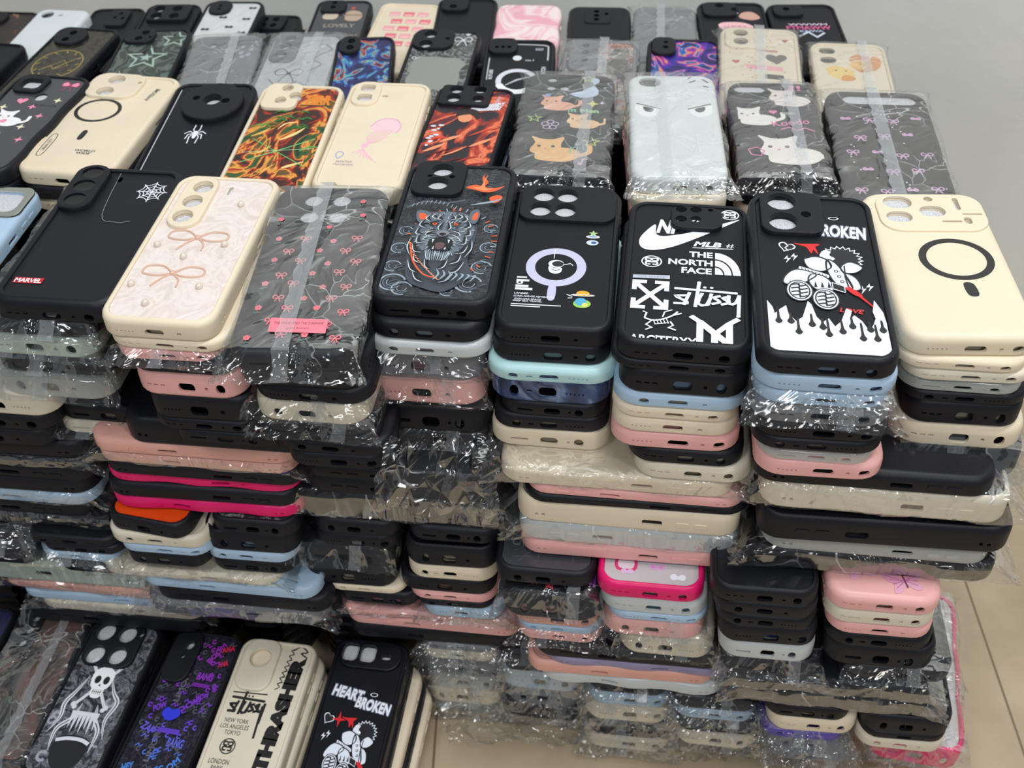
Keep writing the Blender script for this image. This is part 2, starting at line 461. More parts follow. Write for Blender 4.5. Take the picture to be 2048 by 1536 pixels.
class Art:
    """flat prints in the case's own millimetres, x to the right, y towards the camera end"""
    def __init__(s):
        s.v, s.f, s.m, s.mats, s.z = [], [], [], [], 0.05
        s.T = (0, 0, 1, 0)
    def at(s, x=0, y=0, k=1, a=0):
        s.T = (x, y, k, math.radians(a)); return s
    def _pt(s, p):
        x, y, k, a = s.T
        ca, sa = math.cos(a), math.sin(a)
        return (x + k * (p[0] * ca - p[1] * sa), y + k * (p[0] * sa + p[1] * ca), s.z)
    def _mi(s, col):
        m = col if isinstance(col, bpy.types.Material) else ink(col)
        if m not in s.mats: s.mats.append(m)
        return s.mats.index(m)
    def add(s, vs, fs, col):
        b = len(s.v); mi = s._mi(col)
        s.v += [s._pt(p) for p in vs]
        for f in fs: s.f.append(tuple(b + i for i in f)); s.m.append(mi)
        s.z += 0.010
    def poly(s, pts, col, holes=()):
        loops = [[Vector((p[0], p[1], 0)) for p in pts]] + [[Vector((p[0], p[1], 0)) for p in h] for h in holes]
        allp = [p for l in loops for p in l]
        tris = tessellate_polygon(loops)
        s.add([(p.x, p.y) for p in allp], tris, col)
    def blob(s, pts, col, n=5): s.poly(catmull(pts, n, True), col)
    def circle(s, x, y, r, col, ry=None, n=22):
        ry = ry or r
        s.poly([(x + r * math.cos(2 * math.pi * i / n), y + ry * math.sin(2 * math.pi * i / n)) for i in range(n)], col)
    def ring(s, x, y, r0, r1, col, n=44, ky=1.0, a0=0, a1=360):
        vs, fs = [], []
        for i in range(n + 1):
            a = math.radians(a0 + (a1 - a0) * i / n)
            vs += [(x + r0 * math.cos(a), y + ky * r0 * math.sin(a)), (x + r1 * math.cos(a), y + ky * r1 * math.sin(a))]
        for i in range(n): fs.append((2 * i, 2 * i + 1, 2 * i + 3, 2 * i + 2))
        s.add(vs, fs, col)
    def stroke(s, pts, w, col, closed=False, smooth=0, taper=False):
        if smooth: pts = catmull(pts, smooth, closed)
        P = [Vector((p[0], p[1])) for p in pts]
        n = len(P); vs, fs = [], []
        for i in range(n):
            a = P[(i - 1) % n] if (closed or i > 0) else P[i]
            b = P[(i + 1) % n] if (closed or i < n - 1) else P[i]
            d = (b - a)
            d = d.normalized() if d.length > 1e-9 else Vector((1, 0))
            q = Vector((-d.y, d.x))
            ww = w / 2
            if taper: ww *= max(0.12, math.sin(math.pi * (i + 0.3) / (n - 0.4)))
            if not closed and 0 < i < n - 1:
                e1, e2 = (P[i] - P[i - 1]), (P[i + 1] - P[i])
                if e1.length > 1e-9 and e2.length > 1e-9:
                    ww /= max(0.5, math.cos(e1.angle(e2) / 2))
            vs += [P[i] + q * ww, P[i] - q * ww]
        for i in range(n if closed else n - 1):
            j = (i + 1) % n
            fs.append((2 * i, 2 * i + 1, 2 * j + 1, 2 * j))
        s.add([(p.x, p.y) for p in vs], fs, col)
    def text(s, t, x, y, w, h, col, rot=0, bold=0.0, shear=0.0, spacing=1.0):
        vs, fs = glyph_mesh(t, bold, shear, spacing)
        x0, x1 = min(p[0] for p in vs), max(p[0] for p in vs); y0, y1 = min(p[1] for p in vs), max(p[1] for p in vs)
        ca, sa = math.cos(math.radians(rot)), math.sin(math.radians(rot))
        out = []
        for p in vs:
            a = ((p[0] - x0) / (x1 - x0) - 0.5) * w; b = ((p[1] - y0) / (y1 - y0) - 0.5) * h
            out.append((x + a * ca - b * sa, y + a * sa + b * ca))
        s.add(out, fs, col)
    def star(s, x, y, r, col, k=0.42, n=5, rot=90, w=0):
        pts = [(x + (r if i % 2 == 0 else r * k) * math.cos(math.radians(rot + 180 * i / n)),
                y + (r if i % 2 == 0 else r * k) * math.sin(math.radians(rot + 180 * i / n))) for i in range(2 * n)]
        if w: s.stroke(pts + pts[:2], w, col)
        else: s.poly(pts, col)
    def heart(s, x, y, r, col, rot=0):
        pts = []
        for i in range(24):
            t = 2 * math.pi * i / 24
            a, b = 16 * math.sin(t) ** 3 / 16 * r, (13 * math.cos(t) - 5 * math.cos(2 * t) - 2 * math.cos(3 * t) - math.cos(4 * t)) / 16 * r
            c, q = math.cos(math.radians(rot)), math.sin(math.radians(rot))
            pts.append((x + a * c - b * q, y + a * q + b * c))
        s.poly(pts, col)
    def bow(s, x, y, r, col, w=0.8, tails=True, fill=None):
        for sg in (-1, 1):
            lp = catmull([(x, y), (x + sg * r * 0.55, y + r * 0.62), (x + sg * r, y + r * 0.35), (x + sg * r * 0.85, y - r * 0.22), (x + sg * r * 0.3, y - r * 0.16)], 5, True)
            if fill: s.poly(lp, fill)
            s.stroke(lp, w, col, True)
            if tails: s.stroke([(x, y), (x + sg * r * 0.35, y - r * 0.6), (x + sg * r * 0.55, y - r * 1.15)], w, col, smooth=3)
        s.circle(x, y, r * 0.17, col, n=10)
    def flower(s, x, y, r, col, leaf=(70, 110, 90)):
        for k in range(5):
            a = math.radians(90 + 72 * k); s.circle(x + r * .55 * math.cos(a), y + r * .55 * math.sin(a), r * .45, col, n=9)
        s.stroke([(x, y - r), (x - r * .2, y - 2.2 * r)], r * .22, leaf)
        s.circle(x + r * .5, y - 1.6 * r, r * .4, leaf, r * .2, 8); s.circle(x - r * .7, y - 1.9 * r, r * .4, leaf, r * .2, 8)
    def cat(s, x, y, k, body, face=(60, 50, 50), pose=0):
        s.T = (x, y, k, math.radians(pose))
        s.blob([(-9, -6), (-3, -8), (5, -8), (10, -5), (11, 0), (6, 3), (-2, 3), (-8, 1)], body)
        s.blob([(-12, 1), (-10, 7), (-12, 12), (-7, 10), (-2, 10), (3, 12), (2, 6), (2, 0), (-4, -3), (-10, -2)], body)
        s.circle(-8, 4, 0.9, face); s.circle(-1.5, 4, 0.9, face); s.circle(-4.8, 2, 0.6, (230, 140, 140))
        s.stroke([(10, -3), (15, 0), (15, 6)], 2.6, body, smooth=4)
        s.T = (0, 0, 1, 0)
    def build(s, name, parent, z, clip=(35, 77), r=None, place=None):
        if not s.v: return None
        bm = bmesh.new()
        vs = [bm.verts.new(p) for p in s.v]
        for f, m in zip(s.f, s.m):
            if len(set(f)) < 3: continue
            try:
                q = bm.faces.new([vs[i] for i in f]); q.material_index = m
            except ValueError: pass
        if clip:
            cx, cy = clip
            for co, no in (((cx, 0, 0), (1, 0, 0)), ((-cx, 0, 0), (-1, 0, 0)), ((0, cy, 0), (0, 1, 0)), ((0, -cy, 0), (0, -1, 0))):
                bmesh.ops.bisect_plane(bm, geom=bm.verts[:] + bm.edges[:] + bm.faces[:], plane_co=co, plane_no=no, clear_outer=True)
        for f in bm.faces:
            if f.normal.z < 0: f.normal_flip()
        bmesh.ops.translate(bm, vec=(0, 0, z), verts=bm.verts)
        scale_bm(bm)
        return bm_obj(name, bm, s.mats, parent, smooth=False)

# ------------------------------------------------------------------ film sleeve
def hsh(i, j, s):
    return (math.sin(i * 12.9898 + j * 78.233 + s * 37.719) * 43758.5453) % 1.0

def sleeve(parent, W=80, L=163, T=13, seed=0, over=14, side=0, seam=True, puff=1.0, zoff=0.0):
    """crinkled tube of clear film round a case with flat saw-toothed ends; mm"""
    bm = bmesh.new()
    nx, ny = 18, 30
    R = random.Random(seed)
    def cross(t, e, k):
        # t along length 0..1, e = flatness of the end 0..1
        hw, hh = W / 2 + 2.2 + 5.5 * e, (T / 2 + 1.4) * (1 - e) + 0.25 * e
        pts = []
        n = 4 * 9
        for i in range(n):
            a = 2 * math.pi * i / n
            c, q = math.cos(a), math.sin(a)
            x = hw * (abs(c) ** 0.28) * (1 if c > 0 else -1)
            z = hh * (abs(q) ** 0.40) * (1 if q > 0 else -1)
            j = (hsh(i, k, seed) - 0.5) * (0.55 + 1.5 * min(1, e * 1.6)) * puff
            x += j * 1.3 + puff * 0.9 * math.sin(k * 0.55 + seed); z += abs(j) * (1 if z > 0 else -1) * (0.75 if e < 0.5 else 0.1)
            pts.append((x, z))
        return pts
    ks = 34
    rings = []
    y0, y1 = -L / 2 - over, L / 2 + over
    for k in range(ks + 1):
        t = k / ks
        y = y0 + (y1 - y0) * t
        d = min(y - y0, y1 - y)
        e = max(0.0, 1 - d / over) if over > 0 else 0
        e = e ** 0.7
        droop = -T * 0.22 * e * (hsh(3, seed, 5) * 1.4)
        pts = cross(t, e, k)
        zz = (1 if k % ks == 0 else 0)
        ring = []
        for i, (x, z) in enumerate(pts):
            yy = y + (hsh(i, k, seed + 9) - 0.5) * 2.0
            if k in (0, ks): yy = y + (1.3 if i % 2 else -1.3)
            ring.append(bm.verts.new((x, yy, z + T / 2 + droop + zoff)))
        rings.append(ring)
    n = len(rings[0])
    for a, b in zip(rings, rings[1:]):
        for i in range(n):
            j = (i + 1) % n
            bm.faces.new((a[i], a[j], b[j], b[i]))
    scale_bm(bm)
    o = bm_obj('plastic_sleeve', bm, [FILM], parent, angle=12)
    if seam:
        b2 = bmesh.new()
        x0 = (hsh(1, seed, 2) - 0.5) * W * 0.45
        prev = None
        for k in range(29):
            y = y0 + (y1 - y0) * k / 28
            d = min(y - y0, y1 - y); e = max(0, 1 - d / max(over, 1)) ** 0.7
            z = T / 2 + (T / 2 + 2.9) * (1 - e) + 0.8 * e - T * 0.22 * e * (hsh(3, seed, 5) * 1.4) + zoff
            w = 5.0
            row = [b2.verts.new((x0 - w + (0.8 if k % 2 else -0.8), y, z + 0.5 * hsh(k, 1, seed))), b2.verts.new((x0 + w, y, z + 0.25))]
            if prev: b2.faces.new((prev[0], prev[1], row[1], row[0]))
            prev = row
        scale_bm(b2)
        bm_obj('film_seam', b2, [FILMSEAM], o, smooth=False)
    return o

# ------------------------------------------------------------------ a full phone case with its camera end showing
def top_case(name, label, quad, z, T=14, style='rim', mat=None, panel=None, frame=None, holes=(), ports='a', art=None,
             Llim=(0.150, 0.178), anchor='mid', wrap=None, foam=FOAM, group=None, frame_mat=None, r=13.5, wave=0.0, lens=None, tilt=0, bars=()):
    mat = mat or BLACK
    P = [at_z(x, y, z) for x, y in quad]
    b, t = (P[0] + P[1]) / 2, (P[2] + P[3]) / 2
    d = t - b
    Lm = float(np.linalg.norm(d)); d /= Lm
    Wm = 0.5 * (np.linalg.norm(P[1] - P[0]) + np.linalg.norm(P[2] - P[3]))
    Ln = min(max(Lm, Llim[0]), Llim[1])
    if anchor == 'top': c = t - d * Ln / 2
    elif anchor == 'bottom': c = b + d * Ln / 2
    else: c = (b + t) / 2
    root = bpy.data.objects.new(name, None)
    C.objects.link(root)
    root.empty_display_size = 0.02
    root.location = (c[0], c[1], z - T / 1000)
    root.rotation_euler = (math.radians(tilt), 0, math.atan2(d[1], d[0]) - math.pi / 2)
    root.scale = (float(Wm) / 0.080, Ln / 0.163, 1)
    tag(root, label, 'phone case', group)
    bm, zt = case_bm(style, T, ports=ports, holes=holes, wave=wave, r=r)
    scale_bm(bm)
    body = bm_obj('shell', bm, [mat], root)
    hw, hl = (35.2, 76.7) if style == 'rim' else ((33.4, 74.8) if style == 'fat' else (35, 76.5))
    zp = zt
    def plate(w, l, rr, z0, z1, cuts, m, nm, cx=0, cy=0, bevel=0.0, par=root):
        q = bmesh.new()
        lp = [(rrect(w, l, rr, 6, cx, cy), z0), (rrect(w, l, rr, 6, cx, cy), z1 - bevel)]
        if bevel: lp += [(rrect(w - bevel * .7, l - bevel * .7, rr - bevel * .35, 6, cx, cy), z1 - bevel * .3), (rrect(w - 2.2 * bevel, l - 2.2 * bevel, rr - bevel, 6, cx, cy), z1),
                         (rrect(w - 2.2 * bevel - 1, l - 2.2 * bevel - 1, rr - bevel, 6, cx, cy), z1)]
        loft(q, lp)
        if cuts:
            cb = bmesh.new()
            for kind, x, y, ww, hh in cuts:
                if cx - w / 2 < x < cx + w / 2 and cy - l / 2 < y < cy + l / 2:
                    prism(cb, stadium(x, y, ww, hh, 7) if kind == 'o' else rrect(ww, hh, min(ww, hh) * 0.3, 4, x, y), 'z', z0 - 1, z1 + 1)
            if len(cb.verts): q = boolean(q, cb)
            else: cb.free()
        scale_bm(q)
        return bm_obj(nm, q, [m], par)
    if panel:
        plate(hw * 2 - 0.2, hl * 2 - 0.2, 10.0 if style == 'rim' else 7.5, zt - 0.3, zt + 0.25, holes, panel, 'back_panel')
        zp = zt + 0.25
    if frame:
        fx, fy, fwid, flen, fr, fh = frame
        fo = plate(fwid, flen, fr, zt - 0.5, T + fh, holes, frame_mat or mat, 'camera_frame', fx, fy, 1.0)
        fo['label'] = 'raised camera frame'
    if holes and foam:
        xs = [h[1] for h in holes]; ys = [h[2] for h in holes]
        wx, wy = max(h[3] for h in holes), max(h[4] for h in holes)
        q = bmesh.new()
        x0, x1, y0, y1 = max(-36.5, min(xs) - wx / 2 - 5), min(36.5, max(xs) + wx / 2 + 5), min(ys) - wy / 2 - 6, min(77, max(ys) + wy / 2 + 6)
        loft(q, [(rrect(x1 - x0, y1 - y0, 3, 3, (x0 + x1) / 2, (y0 + y1) / 2), zt - 5), (rrect(x1 - x0, y1 - y0, 3, 3, (x0 + x1) / 2, (y0 + y1) / 2), zt - (1.72 if style != 'sil' else 2.1))])
        scale_bm(q)
        bm_obj('foam_insert', q, [foam], root, smooth=False)
    if lens:
        for (x, y, rr) in lens:
            q = bmesh.new()
            zl = T + (frame[5] if frame else 0)
            loft(q, [(stadium(x, y, 2 * rr, 2 * rr, 6), zl - 1.6), (stadium(x, y, 2 * rr, 2 * rr, 6), zl - 1.0), (stadium(x, y, 1.7 * rr, 1.7 * rr, 6), zl - 1.2)])
            scale_bm(q); bm_obj('lens_cover', q, [LENS], root)
    if art:
        a = Art(); art(a)
        a.build('printed_design', root, zp, clip=(hw - 0.4, hl - 0.4))
    if wrap is not None:
        sleeve(root, T=T, seed=wrap.get('seed', 1), over=wrap.get('over', 12), puff=wrap.get('puff', 1.0))
    return root
# ------------------------------------------------------------------ the cases whose printed backs show
W_ = (236, 240, 250); KK = (30, 30, 36); RED = (205, 40, 40); PK = (226, 130, 165)
R2 = random.Random(5)

def art_spray(a):                                        # black case with web and a maker's name
    cx, cy = 22, 52
    pts = [(cx + 11 * math.cos(math.radians(t)), cy + 13 * math.sin(math.radians(t))) for t in range(0, 360, 45)]
    for p in pts: a.stroke([(cx, cy), p], 0.7, W_)
    for k in (0.35, 0.62, 0.88):
        for i in range(8):
            p, q = pts[i], pts[(i + 1) % 8]
            m = ((p[0] + q[0]) / 2 - cx, (p[1] + q[1]) / 2 - cy)
            a.stroke([(cx + (p[0] - cx) * k, cy + (p[1] - cy) * k), (cx + m[0] * k * 0.86, cy + m[1] * k * 0.86), (cx + (q[0] - cx) * k, cy + (q[1] - cy) * k)], 0.6, W_, smooth=3)
    a.stroke([(-8, 78), (-2, 20), (10, 12), (20, 14)], 0.35, (150, 150, 160), smooth=6)
    a.poly([(-31, -55.5), (-12, -55.5), (-12, -61.5), (-31, -61.5)], (190, 30, 50))
    a.text('MARVEL', -21.5, -58.5, 17.5, 4.4, (245, 240, 240), bold=0.25, spacing=0.92)

def art_scatter_pink(a):
    R = random.Random(3)
    for i in range(9):
        for j in range(4):
            x = -27 + j * 18 + (9 if i % 2 else 0) + R.uniform(-2, 2); y = 22 - i * 11.5 + R.uniform(-2, 2)
            if x > 31: continue
            if (i + j) % 2: a.bow(x, y, 3.3, (226, 120, 132), 0.9, True)
            else: a.flower(x, y, 2.4, (226, 120, 132), (96, 130, 116))
    for x, y in ((24, 60), (26, 45), (-30, 40), (5, 32)): a.flower(x, y, 2.2, (216, 112, 126), (96, 130, 116))
    a.poly([(-16, -55), (20, -56), (20, -68), (-16, -67)], (240, 130, 146))
    a.text('THE MOOD AND THE SUNSHINE', 2, -59.5, 31, 2.2, (90, 50, 60)); a.text('good flowers', 2, -64, 14, 2.0, (90, 50, 60))

def art_tiger(a):
    G1, G2, G3 = (150, 166, 178), (92, 104, 116), (200, 212, 220)
    OR, BK = (226, 96, 52), (22, 24, 28)
    # waves and curls round the edges
    R = random.Random(8)
    for (x, y, k) in ((-27, -62, 9), (-30, -45, 6), (-20, -68, 7), (22, -60, 9), (28, -42, 7), (10, -68, 6), (-29, -25, 6), (30, -20, 6), (-28, -5, 5), (29, 2, 5)):
        for t in range(3):
            rr = k - t * k * 0.27
            a.ring(x, y, rr * 0.86, rr, G1 if t % 2 == 0 else G2, a0=20 + t * 60, a1=290 + t * 40, n=16)
    for i in range(34):
        x = R.choice((-1, 1)) * R.uniform(17, 33); y = R.uniform(-72, 10)
        a.stroke([(x - 3, y - 3), (x, y), (x + 3.5, y + 1.0)], 0.7, G2, smooth=4, taper=True)
    for i in range(26):                                 # scaled tail arcs
        t = i / 25; ang = math.radians(-60 + 230 * t)
        a.stroke([(4 + 27 * math.cos(ang), -16 + 36 * math.sin(ang)), (4 + 31 * math.cos(ang), -16 + 40 * math.sin(ang))], 0.9, OR if i % 3 else G1)
    # body and head
    a.blob([(-18, -60), (-22, -40), (-24, -15), (-22, 5), (-14, 16), (0, 19), (12, 17), (19, 6), (20, -14), (18, -36), (22, -52), (8, -70), (-6, -68)], (62, 70, 80))
    a.blob([(-21, -4), (-19, 9), (-12, 17), (-2, 19), (9, 17), (16, 9), (18, -6), (14, -20), (6, -31), (-2, -33), (-10, -31), (-18, -20)], (104, 115, 127))
    for i in range(150):
        t = R.uniform(0, 6.28); q = R.uniform(.35, 1.0); x, y = -2 + 19 * q * math.cos(t), -8 + 25 * q * math.sin(t)
        a.stroke([(x, y), (x + 2.2 * math.cos(t), y + 2.6 * math.sin(t))], .45, G3 if i % 3 else BK, taper=False)
    a.blob([(-20, 2), (-24, 15), (-19, 17), (-12, 13), (-8, 6)], G2); a.blob([(14, 6), (13, 17), (18, 21), (20, 13), (18, 4)], G2)
    a.blob([(-20, 6), (-22, 13), (-18, 13), (-15, 8)], OR); a.blob([(15, 9), (16, 16), (18.5, 17), (18.5, 9)], OR)
    for sg in (-1, 1):                                  # face stripes, mirrored
        for (x0, y0, x1, y1, x2, y2) in ((2, 15, 5, 11, 2, 8), (5, 17, 9, 13, 6, 9), (10, 15, 13, 10, 10, 6), (14, 8, 16, 2, 12, -2), (16, -2, 17, -8, 13, -10), (15, -10, 15, -18, 11, -19),
                                         (1, 5, 3, 0, 2, -4), (5, -4, 9, -6, 11, -10), (4, -8, 9, -11, 12, -16), (17, -20, 15, -28, 10, -30), (14, -30, 13, -38, 8, -42), (17, -38, 14, -48, 9, -52),
                                         (6, -36, 5, -44, 2, -48), (12, -50, 9, -58, 4, -62), (19, -14, 20, -24, 17, -34)):
            a.stroke([(-2 + sg * x0, y0 - 1), (-2 + sg * x1, y1 - 1), (-2 + sg * x2, y2 - 1)], 1.7, BK, smooth=4, taper=True)
            a.stroke([(-2 + sg * (x0 + 1.6), y0 - 2.6), (-2 + sg * (x1 + 1.4), y1 - 2.6), (-2 + sg * (x2 + 1), y2 - 2)], 0.8, G3, smooth=4, taper=True)
        a.blob([(-2 + sg * 4, 1), (-2 + sg * 7, 3), (-2 + sg * 11, 2.6), (-2 + sg * 8, -0.6)], BK)
        a.circle(-2 + sg * 7.3, 1.1, 1.7, OR, 1.3, 12); a.circle(-2 + sg * 7.3, 1.1, 0.6, BK, n=8)
        for k in range(4): a.stroke([(-2 + sg * 4, -14 - k * 1.5), (-2 + sg * 9, -14 - k * 2.2), (-2 + sg * 13, -11 - k * 3)], 0.45, G3, smooth=3, taper=True)
    a.blob([(-6.5, -10), (-4, -7), (0, -7), (2.5, -10), (-2, -14)], (128, 128, 136)); a.blob([(-4.5, -11), (-2, -9.5), (0.5, -11), (-2, -13.2)], BK)
    a.blob([(-9, -17), (-2, -15), (5, -17), (6, -24), (2, -29), (-6, -29), (-10, -24)], BK)
    a.blob([(-5, -22), (-2, -20.5), (1, -22), (0.5, -27), (-2, -28.4), (-4.5, -27)], (96, 74, 78))
    for x in (-7.3, 3.3): a.poly([(x - 0.9, -17.2), (x + 0.9, -17.2), (x, -21.6)], G3)
    for x in (-6, 2): a.poly([(x - 0.7, -28.4), (x + 0.7, -28.4), (x, -24.8)], G3)
    for i in range(12): a.stroke([(-10 + i * 1.5, -30), (-9.5 + i * 1.4, -36 - 3 * math.sin(i)), (-8 + i * 1.1, -41)], 0.6, G1 if i % 2 else G3, smooth=3, taper=True)
    a.stroke([(-22, -22), (-17, -42), (-8, -56), (2, -60)], 1.2, OR, smooth=6)     # laced collar
    for i in range(14):
        t = i / 13; x, y = -22 + 24 * t, -22 - 38 * (t ** 0.7); a.stroke([(x - 1.3, y), (x + 1.3, y - 2.0)], 0.6, (240, 150, 110))
    for i in range(7): a.stroke([(0 + i * 4, -50 - i * 1.0), (2 + i * 4, -56), (-1 + i * 4, -62)], 1.4, G1, smooth=4, taper=True)
    # flames and horns at the upper right
    for pts in (((6, 46), (12, 50), (18, 49), (16, 60), (20, 70), (17, 62), (21, 54), (19, 48), (27, 47), (33, 50), (27, 43), (20, 41), (14, 43)),
                ((24, 34), (29, 38), (33, 36), (31, 30), (27, 28))):
        a.blob(pts, OR, 4)
    a.blob([(10, 47), (16, 48), (18, 58), (19.5, 63), (18.5, 54), (20, 47), (25, 46), (19, 43)], (244, 140, 90), 4)
    for i in range(9): a.stroke([(20 + i * .3, 46 + i * 3), (24 + i * .2, 45 + i * 3.2)], 0.6, G2)
    a.stroke([(12, 24), (20, 27), (28, 30), (33, 34)], 2.2, G1, smooth=5, taper=True); a.stroke([(-31, 18), (-20, 26), (-6, 25), (8, 30)], 1.1, G2, smooth=6)
    for i in range(12): a.stroke([(-28 + i * 3, 19 + 5 * math.sin(i / 3)), (-27 + i * 3, 23 + 5 * math.sin(i / 3))], 0.5, G1)

def art_magnet(a):
    LV = (196, 196, 226)
    a.ring(-2.8, -15.5, 14.8, 21.3, LV)
    a.blob([(-6, -36), (-1.2, -36), (-1.2, -50.5), (-6, -50.5)], LV, 3)
    a.stroke([(-5, 4), (-5, -6)], 0.5, W_)
    a.circle(-3, -12, 5.5, W_, 4.4); a.circle(-1.8, -12, 4.1, KK, 3.2)
    a.blob([(-8, -15), (-4, -17), (1, -16), (1, -21), (-3, -23), (-7, -21)], W_); a.stroke([(-6, -18), (-3, -20), (0, -18)], 0.6, KK); a.stroke([(2, -13), (7, -11), (9, -13)], .7, W_)
    for y, w, h in ((-28, 7, 1.6), (-31, 9, 2.2), (-37, 9, 2.4), (-40, 12, 2.4)): a.poly([(-29, y), (-29 + w, y), (-29 + w, y - h), (-29, y - h)], W_)
    a.circle(-26.5, -34.5, 2.4, W_, 2.0); a.circle(-26.5, -34.5, 1, KK)
    a.text('LANDER', -24, -46, 10, 1.7, W_, bold=.2); a.text('LONG-RANGE ADVENTURE', -15, -49, 28, 1.7, W_, bold=.2)
    a.text('EXPLORE SPACE\nDEEP SEA TRAVEL', -19, -53, 20, 3.6, W_, bold=.15)
    a.poly([(-30, -57), (4, -57), (4, -57.9), (-30, -57.9)], W_); a.poly([(-30, -59), (-10, -59), (-10, -60), (-30, -60)], W_)
    a.star(21, 25, 3.6, (170, 210, 140), rot=90); a.circle(21, 21, 5, W_, 1.8); a.circle(21, 21.2, 3.2, (120, 160, 200), 1)
    a.circle(21, 14, 4.4, (205, 222, 240), 3); a.circle(22, 14, 2, (60, 90, 150), 1.6)
    a.circle(18, -43, 4.5, (240, 170, 40), 2.6); a.circle(18, -45, 8.2, W_, 1.2); a.circle(18, -45, 6.2, (240, 170, 40), .6)
    a.circle(18, -54, 6, (150, 200, 90), 4.4); a.circle(17, -52, 4, (80, 170, 210), 4); a.circle(20, -55, 2, (225, 225, 110), 2)
    a.stroke([(11, -47), (7, -45)], .8, W_); a.stroke([(11, -48.5), (8, -48.8)], .8, W_)

def emblem(a, x, y, r, col, bg=KK):
    a.ring(x, y, r * 0.86, r, col)
    a.stroke([(x - r * .1, y + r * .1), (x - r * .55, y + r * .15), (x - r * .5, y + r * .55), (x - r * .1, y + r * .5), (x + r * .1, y + r * .5), (x + r * .5, y + r * .55), (x + r * .55, y + r * .15), (x + r * .1, y + r * .1)], r * .2, col, smooth=3)
    a.stroke([(x - r * .1, y - r * .5), (x - r * .5, y - r * .5), (x - r * .5, y - r * .1), (x, y - r * .1), (x + r * .5, y - r * .1), (x + r * .5, y - r * .5), (x + r * .1, y - r * .5)], r * .2, col, smooth=3)
    a.circle(x, y + r * .25, r * .12, col)

def script_word(a, x, y, k, col, w=2.2):
    """hand-drawn marker lettering with a long bar and two dots"""
    a.at(x, y, k, 0)
    a.stroke([(-26, 13), (26, 11)], w, col); a.circle(-26, 13, 1.9, col); a.circle(26, 11, 1.9, col)
    for dx in (-1, 5): a.circle(dx, 17, 1.6, col)
    a.stroke([(-6, 24), (-9, -14)], w, col); a.circle(-6, 24, 1.9, col)
    a.stroke([(-16, 3), (-26, 1), (-20, -4), (-16, -9), (-28, -10)], w, col, smooth=3)
    a.stroke([(-14, 8), (-19, -12)], w, col)
    a.stroke([(-3, 8), (-7, -8), (1, -10), (5, 8)], w, col, smooth=2); a.stroke([(5, 8), (2, -10)], w, col)
    for dx in (7, 15): a.stroke([(dx + 6, 5), (dx, 2), (dx + 5, -4), (dx - 2, -8)], w, col, smooth=3)
    a.stroke([(20, 7), (20, -6), (26, -4), (29, 8)], w, col, smooth=2); a.stroke([(29, 8), (28, -24)], w, col); a.circle(28, -24, 1.9, col)
    a.at()

def ny_mono(a, x, y, k, col):
    a.at(x, y, k)
    for l in (((-8.5, -15), (-8.5, 9)), ((8.5, -15), (8.5, 9))): a.stroke(l, 4.0, col)
    a.stroke([(-9, 9), (9, -13)], 4.6, col)
    for sg in (-1, 1):
        a.stroke([(sg * 14, 14), (sg * 8, 8), (0, -3)], 3.6, col); pass
    a.stroke([(0, -2), (0, -18)], 4.0, col)
    a.at()

